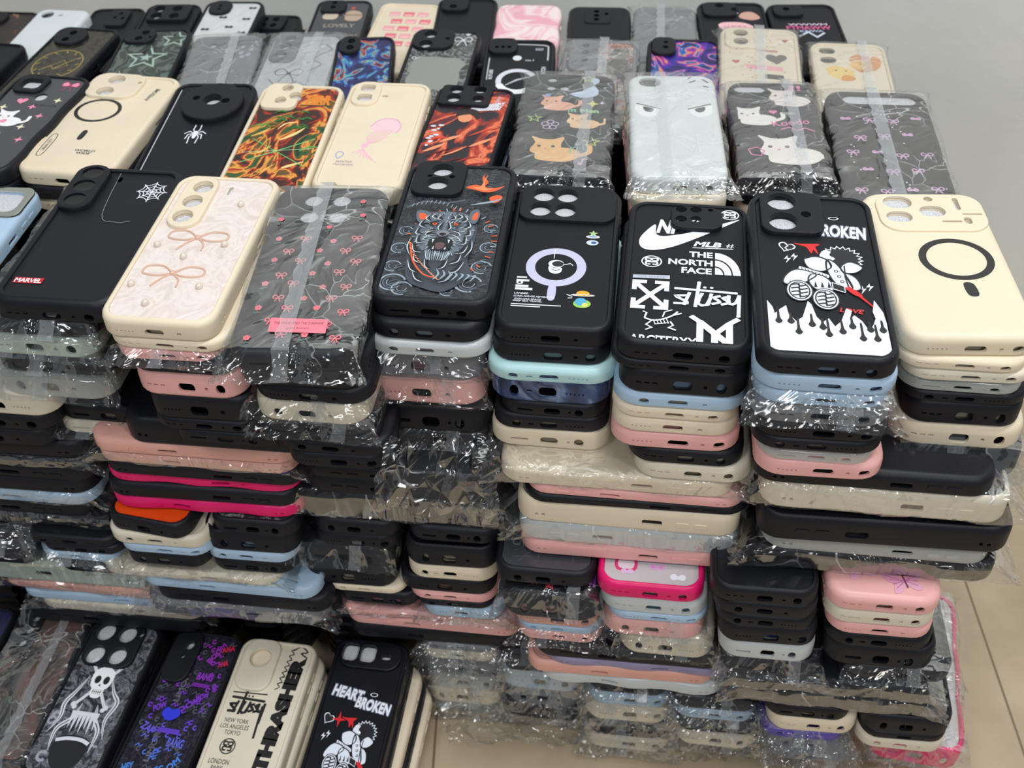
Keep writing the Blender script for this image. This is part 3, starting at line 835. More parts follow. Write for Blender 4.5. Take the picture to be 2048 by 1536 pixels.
def art_logos(a):
    # swoosh with letters above it
    a.blob([(-22, 52), (-30, 38), (-31.5, 28), (-28, 21.5), (-20, 21), (-8, 27), (8, 40), (20, 51), (33.5, 64), (18, 55), (2, 45), (-8, 40.5), (-17, 38), (-21, 41)], W_, 6)
    a.text('NI', -14, 50, 14, 17, W_, bold=.5, shear=.25); a.text('KE', 4, 56, 13, 13, W_, bold=.5, shear=.25)
    a.text('MLB', 12.5, 31, 18, 6, W_, bold=.4, shear=.25); a.text('#', 27, 30.5, 5, 5, W_); a.poly([(3, 26.5), (29, 27.5), (29, 26.7), (3, 25.7)], W_)
    a.text('THE', 8.5, 18.2, 15, 6.6, W_, bold=.35); a.text('NORTH', 2, 8.6, 28, 6.8, W_, bold=.35); a.text('FACE', 6, -.6, 19, 6.8, W_, bold=.35)
    a.poly([(17.5, -3.5), (33.5, -3.5)] + [(17.5 + 16 * math.cos(math.radians(t)), -3.5 + 25 * math.sin(math.radians(t))) for t in range(6, 91, 7)] + [(17.5, 21)], W_)
    for k in (.34, .67): a.ring(17.5, -3.5, 16 * k - .5, 16 * k + .5, KK, ky=25 / 16, a0=0, a1=90, n=14)
    emblem(a, -22.5, 7, 6.6, W_); emblem(a, 27, 69, 6.2, W_)
    a.poly([(-33.5, -9.5), (-10.5, -8), (-10.5, -12), (-33.5, -13)], (190, 196, 212)); a.text('"OFF WHITE"', -22, -10.6, 19, 2, (120, 126, 140))
    x0, x1, y0, y1 = -33.5, -10.5, -46, -15
    a.stroke([(x0 + 2, y0 + 3), (x1 - 2, y1 - 3)], 3.4, W_); a.stroke([(x1 - 2, y0 + 3), (x0 + 2, y1 - 3)], 3.4, W_)
    for (x, y, sx, sy) in ((x0, y0, 1, 1), (x1, y0, -1, 1), (x0, y1, 1, -1), (x1, y1, -1, -1)):
        a.poly([(x, y), (x + sx * 9, y), (x + sx * 9, y + sy * 3.6), (x, y + sy * 3.6)], W_); a.poly([(x, y), (x + sx * 3, y), (x + sx * 3, y + sy * 11), (x, y + sy * 11)], W_)
    script_word(a, 12, -31, 0.70, W_, 3.2)
    a.at(-15, -57, 1.0, 10)                              # bony bird skeleton
    a.stroke([(-9, 3), (-4, 0), (2, 1), (8, 4), (12, 8)], 1.3, W_, smooth=4); a.stroke([(-9, 3), (-7, 8), (-9, 10)], 1.0, W_); a.stroke([(-5, 0), (-9, -4), (-6, -7), (-10, -9)], 1.0, W_)
    for k in range(5): a.stroke([(-4 + k * 2, 1), (-3.4 + k * 2, -4)], .6, W_)
    a.stroke([(-4, -4), (5, -3)], .7, W_); a.stroke([(6, -2), (7, -6), (4, -8), (8, -11)], 1.1, W_); a.stroke([(2, 3), (4, 8), (9, 10)], .9, W_); a.stroke([(8, 4), (14, 6)], 1.2, W_)
    a.at()
    a.text("ARC'TERYX", -12.5, -77, 40, 8.6, W_, bold=.25)
    ny_mono(a, 17.5, -65, 1.02, W_)

def kid(a, x, y, k):
    """curly-haired figure seen from behind, crouching, in big sneakers"""
    LB = (226, 234, 246)
    a.at(x, y, k)
    a.stroke([(-15, 25), (-8, 23), (-3, 21), (-1, 15)], 2.6, (214, 38, 44), taper=True); a.blob([(-14, 24), (-6, 25), (1, 25), (-3, 21), (-5, 15), (-8, 22)], (214, 38, 44), 3)
    # hair outline
    pts = []
    for i in range(29):
        t = math.radians(-48 + 240 * i / 28); r = 11.8 + (1.3 if i % 2 else -1.3)
        pts.append((13 + r * math.cos(t), 11 + r * 0.98 * math.sin(t)))
    a.poly([(13 + 11.5 * math.cos(math.radians(t)), 11 + 11.2 * math.sin(math.radians(t))) for t in range(0, 360, 12)], KK)
    a.stroke(pts, 0.7, LB)
    a.blob([(3, 19), (0, 14), (1, 9), (6, 8), (9, 11), (6, 14), (7, 18)], LB)
    # jacket
    a.blob([(-10, 9), (-3, 12), (4, 9), (6, 2), (0, -3), (-8, 0)], LB); a.blob([(12, 3), (18, 8), (25, 3), (20, -3), (13, -3)], LB)
    a.blob([(4, 9), (9, 6), (14, -6), (17, -18), (12, -20), (6, -12), (3, 0)], LB); a.blob([(14, -4), (20, -8), (22, -18), (16, -20), (14, -12)], LB)
    for l in (((-10, 9), (-3, 12), (4, 9), (6, 2)), ((4, 9), (3, 0), (6, -12), (12, -20)), ((14, 4), (14, -6), (17, -18))): a.stroke(l, 0.9, KK, smooth=3)
    for yy in (-2, -7, -12): a.circle(8 + (-yy) * .28, yy, 1.3, KK); a.circle(8 + (-yy) * .28, yy, .7, LB)
    # trousers
    a.stroke([(-14, 0), (-4, -4), (4, -8)], 3.0, LB); 
    for i in range(9): a.stroke([(-14 + 2 * i, 1.2 - i), (-14 + 2 * i, -1.4 - i)], .5, KK)
    a.blob([(-15, -2), (-22, -8), (-24, -16), (-16, -18), (-8, -12), (-4, -6)], LB); a.blob([(-6, -6), (2, -9), (6, -18), (2, -24), (-6, -20), (-9, -12)], LB)
    for l in (((-15, -2), (-22, -8), (-24, -16), (-16, -18), (-8, -12), (-4, -6)), ((-6, -6), (2, -9), (6, -18), (2, -24), (-6, -20), (-9, -12))): a.stroke(l, 1.0, KK, True, 4)
    for l in (((-10, 9), (-3, 12), (4, 9), (6, 2), (0, -3), (-8, 0)), ((12, 3), (18, 8), (25, 3), (20, -3), (13, -3)), ((14, -4), (20, -8), (22, -18), (16, -20), (14, -12)), ((4, 9), (9, 6), (14, -6), (17, -18), (12, -20), (6, -12), (3, 0))): a.stroke(l, .9, KK, True, 4)
    for px in (-20, -17, -13, -5, -1, 3): a.poly([(px - 1, -19), (px + 1, -19), (px, -13)], KK)
    # shoes
    for (sx, sy, ang) in ((-15, -23, 8), (0, -30, 14)):
        bx, by = sx, sy
        a.circle(bx, by, 8.2, KK, 10.2); a.circle(bx, by, 7.4, LB, 9.4); a.circle(bx, by, 6.5, KK, 8.5); a.circle(bx, by, 5.6, LB, 7.6)
        for q in range(4): a.stroke([(bx - 5, by - 5 + q * 3.4), (bx - 1, by - 4 + q * 3.4), (bx + 1, by - 6 + q * 3.4), (bx + 5, by - 4.6 + q * 3.4)], 1.2, KK)
        a.stroke([(bx, by - 7), (bx, by + 7)], 1.0, KK)
    # bag and tail
    a.blob([(5, -14), (12, -17), (12, -23), (5, -20)], KK); a.stroke([(5, -14), (12, -17), (12, -23), (5, -20)], .9, LB, True)
    a.stroke([(14, -16), (19, -24), (29, -38)], 2.0, (214, 38, 44), taper=True); a.blob([(12, -18), (18, -20), (22, -26), (17, -25)], (214, 38, 44), 3)
    a.at()

def bolts(a, x, y, col=W_):
    for dx in (0, 4.4): a.poly([(x + dx, y + dx * .6 + 4), (x - 2.5 + dx, y + dx * .6), (x + dx * 1, y + dx * .6 + .6), (x - 1.4 + dx, y + dx * .6 - 4), (x + 2.2 + dx, y + dx * .6 + 1.6), (x + .1 + dx, y + dx * .6 + 1.2)], col)

def art_heart(a):
    a.text('BROKEN', 17, 42, 33, 15, (90, 98, 116), rot=-5, bold=1.1); a.z += .01; a.text('BROKEN', 17, 42, 32, 13, W_, rot=-5, bold=.4)
    a.at(); a.ring(14, 56, 2.4, 3.3, W_, ky=.5)
    a.heart(-18, 23, 5.5, W_, -20); a.heart(-18, 23, 4.5, KK, -20); a.stroke([(-19, 27), (-17, 24), (-19, 22), (-17, 19)], .7, W_)
    bolts(a, -18, 10); bolts(a, 25, -17)
    kid(a, 2, 2, 1.0)
    a.text('LOVE', 16, -38, 14, 4, (226, 60, 60), rot=-5, bold=.2, shear=.2)
    a.poly([(-33, -77), (-33, -32), (-30, -38), (-29, -44), (-26, -40), (-22, -36), (-21, -44), (-17, -50), (-13, -46), (-9, -31), (-7, -34), (-5, -45), (-2, -50), (2, -46), (5, -53), (9, -48),
            (13, -36), (16, -38), (14, -46), (17, -42), (21, -47), (24, -55), (27, -50), (29, -44), (28, -38), (30, -27), (34, -38), (35, -50), (35, -77)], W_)
    for (x, y, h) in ((-27, -48, 13), (-16, -57, 13), (-20, -48, 7), (-8, -50, 9), (1, -58, 14), (-2, -52, 7), (9, -55, 9), (15, -50, 8), (20, -60, 14), (28, -60, 13), (25, -52, 6), (32, -52, 8)):
        a.blob([(x - 0.7, y + h * .75), (x + .5, y + h * .75), (x + .9, y + 1), (x + 2.2, y - 2.6), (x, y - 5), (x - 2.2, y - 2.6), (x - .9, y + 1)], KK, 4)

def art_ring_cream(a):
    a.ring(7.5, 0 + 0, 18.4, 23.2, (40, 38, 38)); a.blob([(5.6, -26.5), (11.6, -27), (12.4, -39), (6.2, -39)], (40, 38, 38), 4)

def art_world(a):
    a.ring(-12, 18, 16.4, 19.6, (36, 36, 38)); a.blob([(-9.6, -16), (-5.6, -16.5), (-5.6, -29), (-9.8, -29)], (36, 36, 38), 4)
    a.stroke(catmull([(-32, -27), (-27, -27), (-27, -55), (-32, -55)], 5, True), .7, (60, 58, 56), True); a.text('URBAN CITY', -29.5, -41, 18, 2.6, (60, 58, 56), rot=90, bold=.1)
    a.text('WORLD\nWIDE', 5, -48, 17, 7, (60, 58, 56), bold=.25, shear=.2); a.text('AWESOME', 23, 50, 22, 4, (70, 68, 64), rot=80, bold=.2)

def art_bow_ribbon(a): pass

def art_spider(a):
    for sg in (-1, 1):
        for a1, a2, r2 in ((62, 78, 13), (28, -2, 10), (-14, -48, 11), (-48, -76, 15)):
            c = lambda t, q: (sg * q * math.cos(math.radians(t)), 2 + q * math.sin(math.radians(t)))
            a.stroke([c(0, 0.5), c(a1, 6.5), c(a2, r2)], 1.0, W_)
    a.circle(0, 4, 1.7, W_); a.circle(0, -1.5, 1.9, W_, 4.2)
    a.stroke([(-33, 70), (-33, -70)], .8, (210, 215, 225))

def art_catbows(a):
    P = (240, 150, 176)
    a.bow(22, 66, 9, (170, 60, 110), 1.0, True, fill=P)
    a.heart(-12, 33, 5.6, P, 10); a.heart(-30, -28, 6, P); a.heart(-20, -30, 5, P)
    for x, y, c in ((4, 24, P), (20, 10, P), (-25, 20, (240, 235, 200)), (24, 38, (240, 240, 200)), (-6, -22, (240, 235, 200)), (-5, -60, P), (22, -30, P), (12, -10, (240, 235, 200))):
        a.star(x, y, 5, c, .35, 4)
    a.cat(-8, 0, 1.35, (244, 242, 244)); a.bow(-14, -4, 6, P, 1.0, False, fill=P)
    a.circle(-12, -50, 7, P, 5); a.text('for your cute life', 16, 28, 24, 3, KK)

def art_jelly(a):
    P = (240, 190, 204)
    a.blob([(-6, 10), (2, 22), (16, 22), (22, 12), (20, 2), (10, 6), (2, 2)], (244, 204, 212))
    for i in range(7):
        a.stroke([(2 + i * 2.4, 6), (-6 + i * 2, -6 - i), (-2 - 3 * i + i * 2, -18), (-14 + i * 4, -30 - 2 * i)], .9, P, smooth=5)
    a.stroke([(-6, 10), (2, 22), (16, 22), (22, 12), (20, 2)], .8, (228, 160, 184), smooth=5)
    a.text('Jellyfish\nromantic', -18, -44, 18, 7, (150, 140, 150)); a.stroke([(-28, -32), (-25, -28), (-21, -32), (-25, -38)], 1, (160, 170, 220), True, 3)

def art_zoro(a):                                        # torn red, gold and green print with block capitals
    a.text('TERR', 18, 58, 26, 16, (228, 132, 40), bold=.5); a.poly([(3, 50), (32, 50), (32, 48.5), (3, 48.5)], KK)
    R = random.Random(21)
    for i in range(16): 
        x, y = R.uniform(-30, 28), R.uniform(-65, 38)
        a.stroke([(x - R.uniform(4, 12), y - R.uniform(3, 10)), (x, y), (x + R.uniform(4, 12), y + R.uniform(-3, 10))], R.uniform(1.2, 3.5), [(236, 178, 88), (196, 52, 30), (250, 214, 140), (150, 30, 20), (90, 160, 70)][i % 5], smooth=5, taper=True)
    a.stroke([(-28, -38), (30, -2)], 1.6, (120, 220, 140), taper=True); a.stroke([(-26, -4), (30, -42)], 1.4, (90, 200, 110), taper=True); a.stroke([(-30, -24), (32, -16)], .9, (190, 240, 190), taper=True)
    for i in range(14):
        x, y = R.uniform(-16, 16), R.uniform(14, 42)
        a.stroke([(x - 6, y - 3), (x, y + 1), (x + 6, y - 2)], R.uniform(1.5, 3), [(36, 110, 48), (50, 110, 52), (150, 96, 44)][i % 3], smooth=4, taper=True)

def art_redfigure(a):
    R = random.Random(4)
    for i in range(12): a.poly([(-2 + i * 2.6, 36 + i * .5), (0 + i * 2.6, 36 + i * .5), (4 + i * 2.6, 46 + i), (2 + i * 2.6, 46 + i)], (226, 230, 240))
    a.text('LEGEND', 31, 58, 26, 5, (190, 70, 70), rot=80, bold=.2); a.text('STORY', 24, 56, 22, 4, (200, 190, 200), rot=80, bold=.2)
    for i in range(14):
        x, y = R.uniform(-24, 26), R.uniform(-60, 16)
        a.stroke([(x - 10, y - 8), (x, y), (x + 10, y + R.uniform(-4, 10))], R.uniform(2, 5), [(214, 70, 44), (236, 150, 110), (150, 34, 28), (96, 22, 24)][i % 4], smooth=5, taper=True)
    a.circle(-2, 24, 7, (226, 150, 110), 8); a.blob([(-12, 26), (-8, 38), (4, 40), (12, 32), (10, 22), (4, 30), (-4, 29)], (46, 34, 36))
    for i in range(10):
        x, y = -30 + R.uniform(0, 8), R.uniform(-30, 22); a.circle(x, y, R.uniform(1, 3), (222, 226, 240), 1.5)

def art_doodles(a):
    OR_, PN = (240, 180, 130), (236, 176, 150)
    a.blob([(2, 44), (12, 50), (20, 58), (26, 66), (24, 72), (19, 70), (22, 60), (26, 50), (24, 42), (12, 38)], (196, 216, 240))
    a.cat(-8, 26, 1.25, PN); a.cat(16, -2, 1.2, (238, 196, 150)); a.cat(-4, -48, 1.8, (240, 188, 128))
    a.star(16, 70, 6, (220, 220, 120), w=1); a.star(-26, 2, 6, (190, 220, 130), w=1); a.star(24, -32, 7, (210, 220, 120), w=1); a.star(22, 28, 6, (226, 222, 90), .4, 4); a.star(30, 30, 3, W_, .3, 4)
    for k in range(5):
        t = math.radians(72 * k + 90); a.ring(-12 + 4.5 * math.cos(t), -8 + 4.5 * math.sin(t), 2.6, 3.4, (216, 190, 226), n=12)
    a.text('Men', 20, 16, 16, 6, (170, 220, 160), bold=.4); a.text('m', 5, 16, 7, 5, (110, 190, 150), bold=.5)
    a.stroke([(8, -50), (8, -42), (13, -41), (13, -49)], 1, (120, 200, 170)); a.stroke([(18, -64), (19, -58), (23, -58)], 1.3, (236, 170, 214)); a.circle(17, -65, 2, (236, 170, 214))
    a.text('S', -18, 40, 5, 5, (120, 160, 220), bold=.5)

def art_eyes(a):
    D = (70, 74, 76)
    for sg in (-1, 1):
        a.blob([(sg * 33 - 1, 27), (sg * 14, 22), (sg * 16, 12), (sg * 24, 8), (sg * 32, 14)], (246, 250, 250)); a.stroke([(sg * 33, 30), (sg * 12, 21)], 1.4, D)
        a.blob([(sg * 27, 25), (sg * 18, 21), (sg * 21, 16), (sg * 26, 18)], D)
    a.stroke([(16, 66), (22, 70)], 1.4, D); a.stroke([(28, 72), (33, 66)], 1.4, D); a.stroke([(18, 76), (15, 72)], 1.2, D); a.stroke([(28, 60), (33, 58)], 1.2, D)
    a.text('good\nmorning', 2, -52, 14, 7, (235, 238, 238), bold=.3)

def art_whitecats(a):
    P = (232, 130, 180)
    a.cat(16, 48, 1.6, (228, 218, 212)); a.cat(-18, 14, 1.6, (238, 234, 230)); a.cat(8, -44, 2.3, (240, 234, 228), (90, 90, 100))
    a.text('Koodo', 12, 6, 34, 9, P, rot=10, bold=.1); a.stroke([(2, -6), (10, -2), (16, -8), (24, -3), (32, -8)], 1.5, P)
    a.heart(-2, 24, 4, P); a.circle(12, 22, 6, (150, 150, 150), 2.4); a.text('?!', 22, 68, 12, 9, P, bold=.2)
    a.stroke([(-30, -40), (-22, -36), (-16, -42), (-20, -50), (-28, -48)], 1.4, P, True)

def art_bowrain(a):
    R = random.Random(9); P = (216, 170, 210)
    for i in range(5):
        for j in range(4):
            x, y = -28 + j * 18 + (8 if i % 2 else 0), 36 - i * 24 + R.uniform(-3, 3)
            if x < 33: a.bow(x, y, 4.2, P, 1.0) if (i + j) % 3 else a.bow(x, y, 3.6, P, 1.0, False, fill=(206, 140, 190))
    for i in range(30): a.circle(R.uniform(-32, 32), R.uniform(-72, 52), .8, (220, 210, 225), n=8)

def art_stars(a):
    L = (168, 190, 180)
    a.star(0, 22, 22, L, .45, w=2.6); a.star(0, 22, 8, L); a.star(-22, -24, 18, L, .45, w=2.4); a.star(24, 60, 16, L, .45, w=2.2); a.star(22, -34, 14, (112, 126, 120), .45, w=2)
    a.star(-26, 52, 9, (112, 126, 120)); a.star(28, 0, 8, (100, 112, 108))
def art_blackbows(a):
    for x, y in ((26, 64), (24, 36), (-8, 40), (6, 16), (-24, 10), (26, 2), (-4, -18)): a.bow(x, y, 4.6, KK, 1.4, False, fill=KK)
def art_ribbonlines(a):
    a.stroke([(22, 60), (30, 50), (22, 42), (14, 30), (24, 20), (12, 6)], 1, (50, 52, 56), smooth=5); a.bow(-6, 2, 14, (50, 52, 56), 1); a.heart(10, 24, 2, KK)
    a.stroke([(-24, -10), (-10, -24), (6, -14), (20, -28)], 1, (50, 52, 56), smooth=5)
def art_lightlines(a):
    a.stroke([(-20, 10), (-6, 4), (10, 12), (16, 30)], 1.2, (190, 194, 210), smooth=5); 
    for x, y in ((18, 44), (26, 40), (20, 36), (28, 50), (8, 30)): a.poly([(x, y), (x + 5, y + 1), (x + 5, y - 5), (x, y - 6)], (170, 174, 190))
    for i in range(14): a.circle(R2.uniform(-10, 25), R2.uniform(-30, 8), .8, (210, 212, 222), n=6)
def art_toad(a):
    a.blob([(-26, 42), (-20, 50), (-8, 50), (-4, 42), (-8, 34), (-22, 34)], (206, 192, 172)); a.blob([(6, 50), (14, 56), (26, 52), (30, 40), (24, 30), (8, 32)], (190, 168, 146))
    a.poly([(2, 46), (30, 46), (30, 43), (2, 43)], (140, 120, 100)); a.circle(14, 62, 3, (210, 80, 60)); a.text('LOVELY', 2, 18, 44, 9, (150, 144, 134), bold=.3)
def art_pinkcards(a):
    P = (232, 120, 130)
    for i in range(5):
        for j in range(3):
            x, y = -24 + j * 18 + (i % 2) * 6, 50 - i * 18
            a.poly([(x, y), (x + 14, y), (x + 14, y + 11), (x, y + 11)], P if (i + j) % 2 else (240, 170, 172)); a.poly([(x + 2, y + 2), (x + 12, y + 2), (x + 12, y + 4), (x + 2, y + 4)], (250, 220, 216))
def art_mirror(a):
    a.bow(20, 62, 10, (220, 220, 222), 1.2); a.bow(-26, 22, 5, (220, 220, 222), 1); a.star(24, 74, 4, (220, 220, 222))
    a.blob([(-26, 22), (-30, 10), (-28, -6), (-30, -20), (-24, -34), (-10, -42), (4, -36), (16, -42), (26, -32), (28, -14), (26, 0), (30, 14), (20, 24), (2, 25), (-14, 26)], MIRROR)
def art_magblack(a):
    a.ring(0, 0, 17, 23, (215, 218, 226)); a.ring(0, 0, 16, 24, (240, 242, 246), ky=1, a0=200, a1=340); a.stroke([(-12, -8), (0, 2), (14, 8)], 3, (190, 194, 204), taper=True)
    a.stroke([(-4, 72), (28, 70), (32, 62), (32, 40)], 1.6, (200, 202, 210), smooth=3); a.stroke([(-33, 44), (-33, 2)], 1.2, (200, 202, 210)); a.text('|||||', 22, 62, 8, 5, W_); a.text('WATCH', 28, 18, 18, 5, W_, rot=90, bold=.2)
    a.text('FUTURE', -29, 12, 18, 4, W_, rot=90, bold=.2); a.circle(-2, 44, 5, (225, 228, 234)); a.text('no.1', 12, 40, 9, 4, W_)
def art_beigepl(a):
    a.heart(16, 22, 11, (90, 84, 80)); a.heart(-24, 14, 4, (200, 70, 70)); a.poly([(-14, 10), (22, 6), (22, -2), (-14, 2)], (240, 170, 180)); a.poly([(-2, 40), (18, 38), (18, 34), (-2, 36)], (190, 130, 120))
    for i in range(26): a.circle(R2.uniform(-30, 30), R2.uniform(-30, 60), .8, (110, 80, 70), n=6)
    a.heart(26, 58, 3, (190, 60, 60)); a.poly([(4, -8), (22, -10), (22, -18), (4, -16)], (60, 56, 54))
def art_duck(a):
    a.blob([(0, 52), (8, 60), (20, 58), (30, 56), (32, 44), (26, 32), (12, 26), (4, 32), (2, 42)], (214, 150, 92)); a.circle(8, 40, 9, (236, 190, 110)); a.circle(14, 40, 1.2, KK)
    a.blob([(-26, 30), (-20, 36), (-6, 34), (2, 28), (0, 16), (-12, 12), (-22, 18)], (240, 206, 120)); a.circle(-16, 28, 1.2, KK); a.circle(-6, 28, 1.2, KK); a.blob([(-8, 20), (2, 16), (0, 10), (-12, 10)], (224, 150, 60))
def art_lucky(a):
    a.blob([(-18, 24), (-12, 32), (10, 32), (22, 22), (14, 14), (-10, 12)], (240, 190, 196)); a.text('LUCKY', 2, 22, 26, 7, (200, 130, 140), bold=.2); a.blob([(8, 44), (12, 56), (24, 58), (32, 44), (22, 38)], (206, 160, 144))
def art_pinktext(a):
    a.text('FTMAWW', 2, 24, 50, 9, (206, 90, 140), bold=.3); a.text('WWWM', 2, 32, 44, 5, (220, 200, 220), bold=.2); a.stroke([(-12, 4), (0, 14), (8, 2), (18, 12)], 2.4, (214, 226, 240)); a.text('KAIWA', 4, 16, 26, 5, (190, 200, 230), bold=.2)
def art_goldring(a):
    a.ring(0, 6, 27, 28.5, GOLD); a.stroke([(-16, -8), (-6, 2), (0, -4), (10, 10), (18, 20)], 1.2, GOLD); a.stroke([(-6, 2), (4, 14), (14, 4), (0, -4)], 1.1, GOLD, True)
    for t in range(0, 360, 30): a.stroke([(22 * math.cos(math.radians(t)), 6 + 22 * math.sin(math.radians(t))), (26 * math.cos(math.radians(t + 8)), 6 + 26 * math.sin(math.radians(t + 8)))], 1.6, GOLD)
def art_skull(a):
    L = (222, 224, 232); D = (52, 52, 60)
    R = random.Random(7)
    for i in range(20):                                  # grey comic swirls
        x, y = R.uniform(-32, 32), R.uniform(-74, 26)
        a.ring(x, y, R.uniform(2, 4), R.uniform(4.5, 6), [(112, 114, 124), (160, 162, 172), (84, 86, 94)][i % 3], a0=R.uniform(0, 200), a1=R.uniform(220, 400), n=14)
    for pts in (((-14, 20), (-20, 4), (-26, -10), (-24, -24), (-30, -40)), ((10, 20), (18, 6), (26, -4), (22, -22), (28, -40)), ((-8, -8), (-12, -24), (-22, -36), (-20, -56)), ((8, -8), (12, -22), (20, -34), (20, -54))):
        a.stroke(pts, 4.6, L, smooth=6, taper=True); a.stroke(pts, 1.0, D, smooth=6, taper=True)
    for k in range(7): a.poly([(-12 + 4 * k - 2.4, -16), (-12 + 4 * k + 2.4, -16), (-12 + 4.3 * k, -34 - 4 * (k % 2))], L)
    a.blob([(-18, -46), (-8, -40), (8, -40), (18, -46), (14, -66), (0, -74), (-14, -66)], (34, 34, 40)); a.stroke([(-17, -46), (-6, -43), (8, -43), (17, -46)], 3.4, L, smooth=4)
    for sg in (-1, 1):
        a.stroke([(sg * -15, 12 - 21), (sg * 16, 12 + 21)], 3.2, L)
        for e in (-1, 1):
            a.circle(sg * e * 17 * 1 - sg * e * 0, 12 + e * 22, 2.6, L); a.circle(sg * e * 15, 12 + e * 24.5, 2.4, L)
    a.blob([(-11, 16), (-10, 26), (0, 31), (10, 26), (11, 16), (7, 8), (-7, 8)], (244, 244, 248)); a.blob([(-6, 9), (6, 9), (5, 0), (0, -2), (-5, 0)], (244, 244, 248))
    a.circle(-4.4, 17, 3.2, KK, 4.2); a.circle(4.8, 17, 3.2, KK, 4.2); a.poly([(-1.2, 10.5), (1.2, 10.5), (0, 13.4)], KK)
    for k in range(5): a.stroke([(-4 + 2 * k, 7), (-4 + 2 * k, 2)], .5, KK)
    a.stroke([(-5, 4.6), (5, 4.6)], .6, KK)
def art_graffiti(a):
    R = random.Random(12)
    def c(y): 
        t = max(0, min(1, (y + 75) / 150)); return (int(60 + 120 * t), int(70 - 20 * t) if t > .4 else int(150 - 180 * t), int(220 - 30 * t))
    words = [('BOOM', 15, 60, 24, 6, 65), ('BANG', 14, 34, 18, 8, 0), ('BOOM', 8, 2, 30, 6, 42), ('LIMON', -6, 20, 30, 6, 90), ('POW', -20, -2, 14, 7, 30), ('BANG', 14, -34, 18, 9, 0), ('LIMON', -8, -40, 30, 6, 90),
             ('ZAP', -22, -24, 16, 8, -20), ('WOW', 20, 14, 14, 6, 20), ('BOOM', 18, -58, 26, 7, 55), ('HEY', -24, -62, 12, 7, 20), ('YO', -26, 34, 10, 7, 10)]
    for i, (t, x, y, w, h, r) in enumerate(words): a.text(t, x, y, w, h, (100, 98, 112) if t == 'LIMON' else c(y), rot=r, bold=.4)
    for x, y, s in ((26, 66, 1.4), (27, 50, 1.1)): a.text('AHA', x, y, 10 * s, 6, (226, 44, 80), rot=20, bold=.4)
    for i in range(110):
        x, y = R.uniform(-32, 32), R.uniform(-75, 72)
        if R.random() < .5: a.ring(x, y, 1.2, 2.6, c(y) if R.random() < .6 else (84, 84, 98), n=10, a0=R.uniform(0, 90), a1=330)
        else: a.stroke([(x - 3, y - 1), (x, y + 2), (x + 2, y - 1), (x + 5, y + 1)], 1.1, c(y) if R.random() < .6 else (84, 84, 98))
    a.blob([(-8, -14), (-14, -8), (-10, -2), (-4, -4), (2, -2), (6, -8), (0, -14)], (50, 60, 220)); a.poly([(-10, -22), (14, -22), (14, -27), (-10, -27)], (92, 60, 190)); a.poly([(4, 26), (24, 26), (24, 22), (4, 22)], (118, 40, 160))
def art_thrash(a):
    a.text('THRASHER', 22, 8, 118, 15, (34, 32, 32), rot=88, bold=.9, spacing=.95)
    a.stroke([(-31, 23), (4, 24)], 1.4, (34, 32, 32)); script_word(a, -13, 10, .62, (34, 32, 32), 4.2); a.stroke([(3, 12), (4.5, -20)], 2.2, (34, 32, 32))
    a.text('NEW YORK\nLOS ANGELES\nTOKYO', -17, -11, 28, 16, (50, 48, 46)); emblem(a, -17, -30, 7.6, (40, 38, 38)); a.text('LONDON\nPARIS', -20, -48, 20, 11, (50, 48, 46)); a.text('WEST COAST', -2, -56, 14, 3, (50, 48, 46), bold=.2)
    for k in range(7): a.stroke([(9 + k * .6, 30 + 6 * k), (13 + k * .6, 33 + 6 * k), (10 + k * .5, 36 + 6 * k), (15 + k * .4, 38 + 6 * k)], .9, (40, 38, 38), smooth=3)
    a.stroke([(15, 72), (22, 77), (30, 72), (24, 70), (31, 66)], 1.3, (34, 32, 32), smooth=4)
def art_heart2(a):
    a.text('HEART', -13, 24, 34, 13, (120, 130, 150), rot=-8, bold=1.1); a.text('HEART', -13, 24, 33, 11.5, W_, rot=-8, bold=.4)
    a.text('BROKEN', 16, 14, 38, 13, (120, 130, 150), rot=-8, bold=1.1); a.text('BROKEN', 16, 14, 37, 11.5, W_, rot=-8, bold=.4); a.ring(14, 25, 3, 4, W_, ky=.5)
    a.heart(-26, -3, 6, W_, -25); a.heart(-26, -3, 5, KK, -25)
    a.star(-15, -3, 8, (214, 38, 44), .25, 4); bolts(a, -26, -21); bolts(a, 14, -50)
    kid(a, 2, -24, .95)
def art_transp(a):
    a.text('AR', -12, -22, 18, 9, (60, 76, 56), bold=-.1, shear=.1); a.text('WRS', -16, -34, 24, 8, (60, 76, 56), bold=-.1, shear=.1)

tops = {}
def add(key, *p, **k): tops[key] = top_case('phone_case', *p, **k)

O = lambda x, y, d, e=None: ('o', x, y, d, e or d)
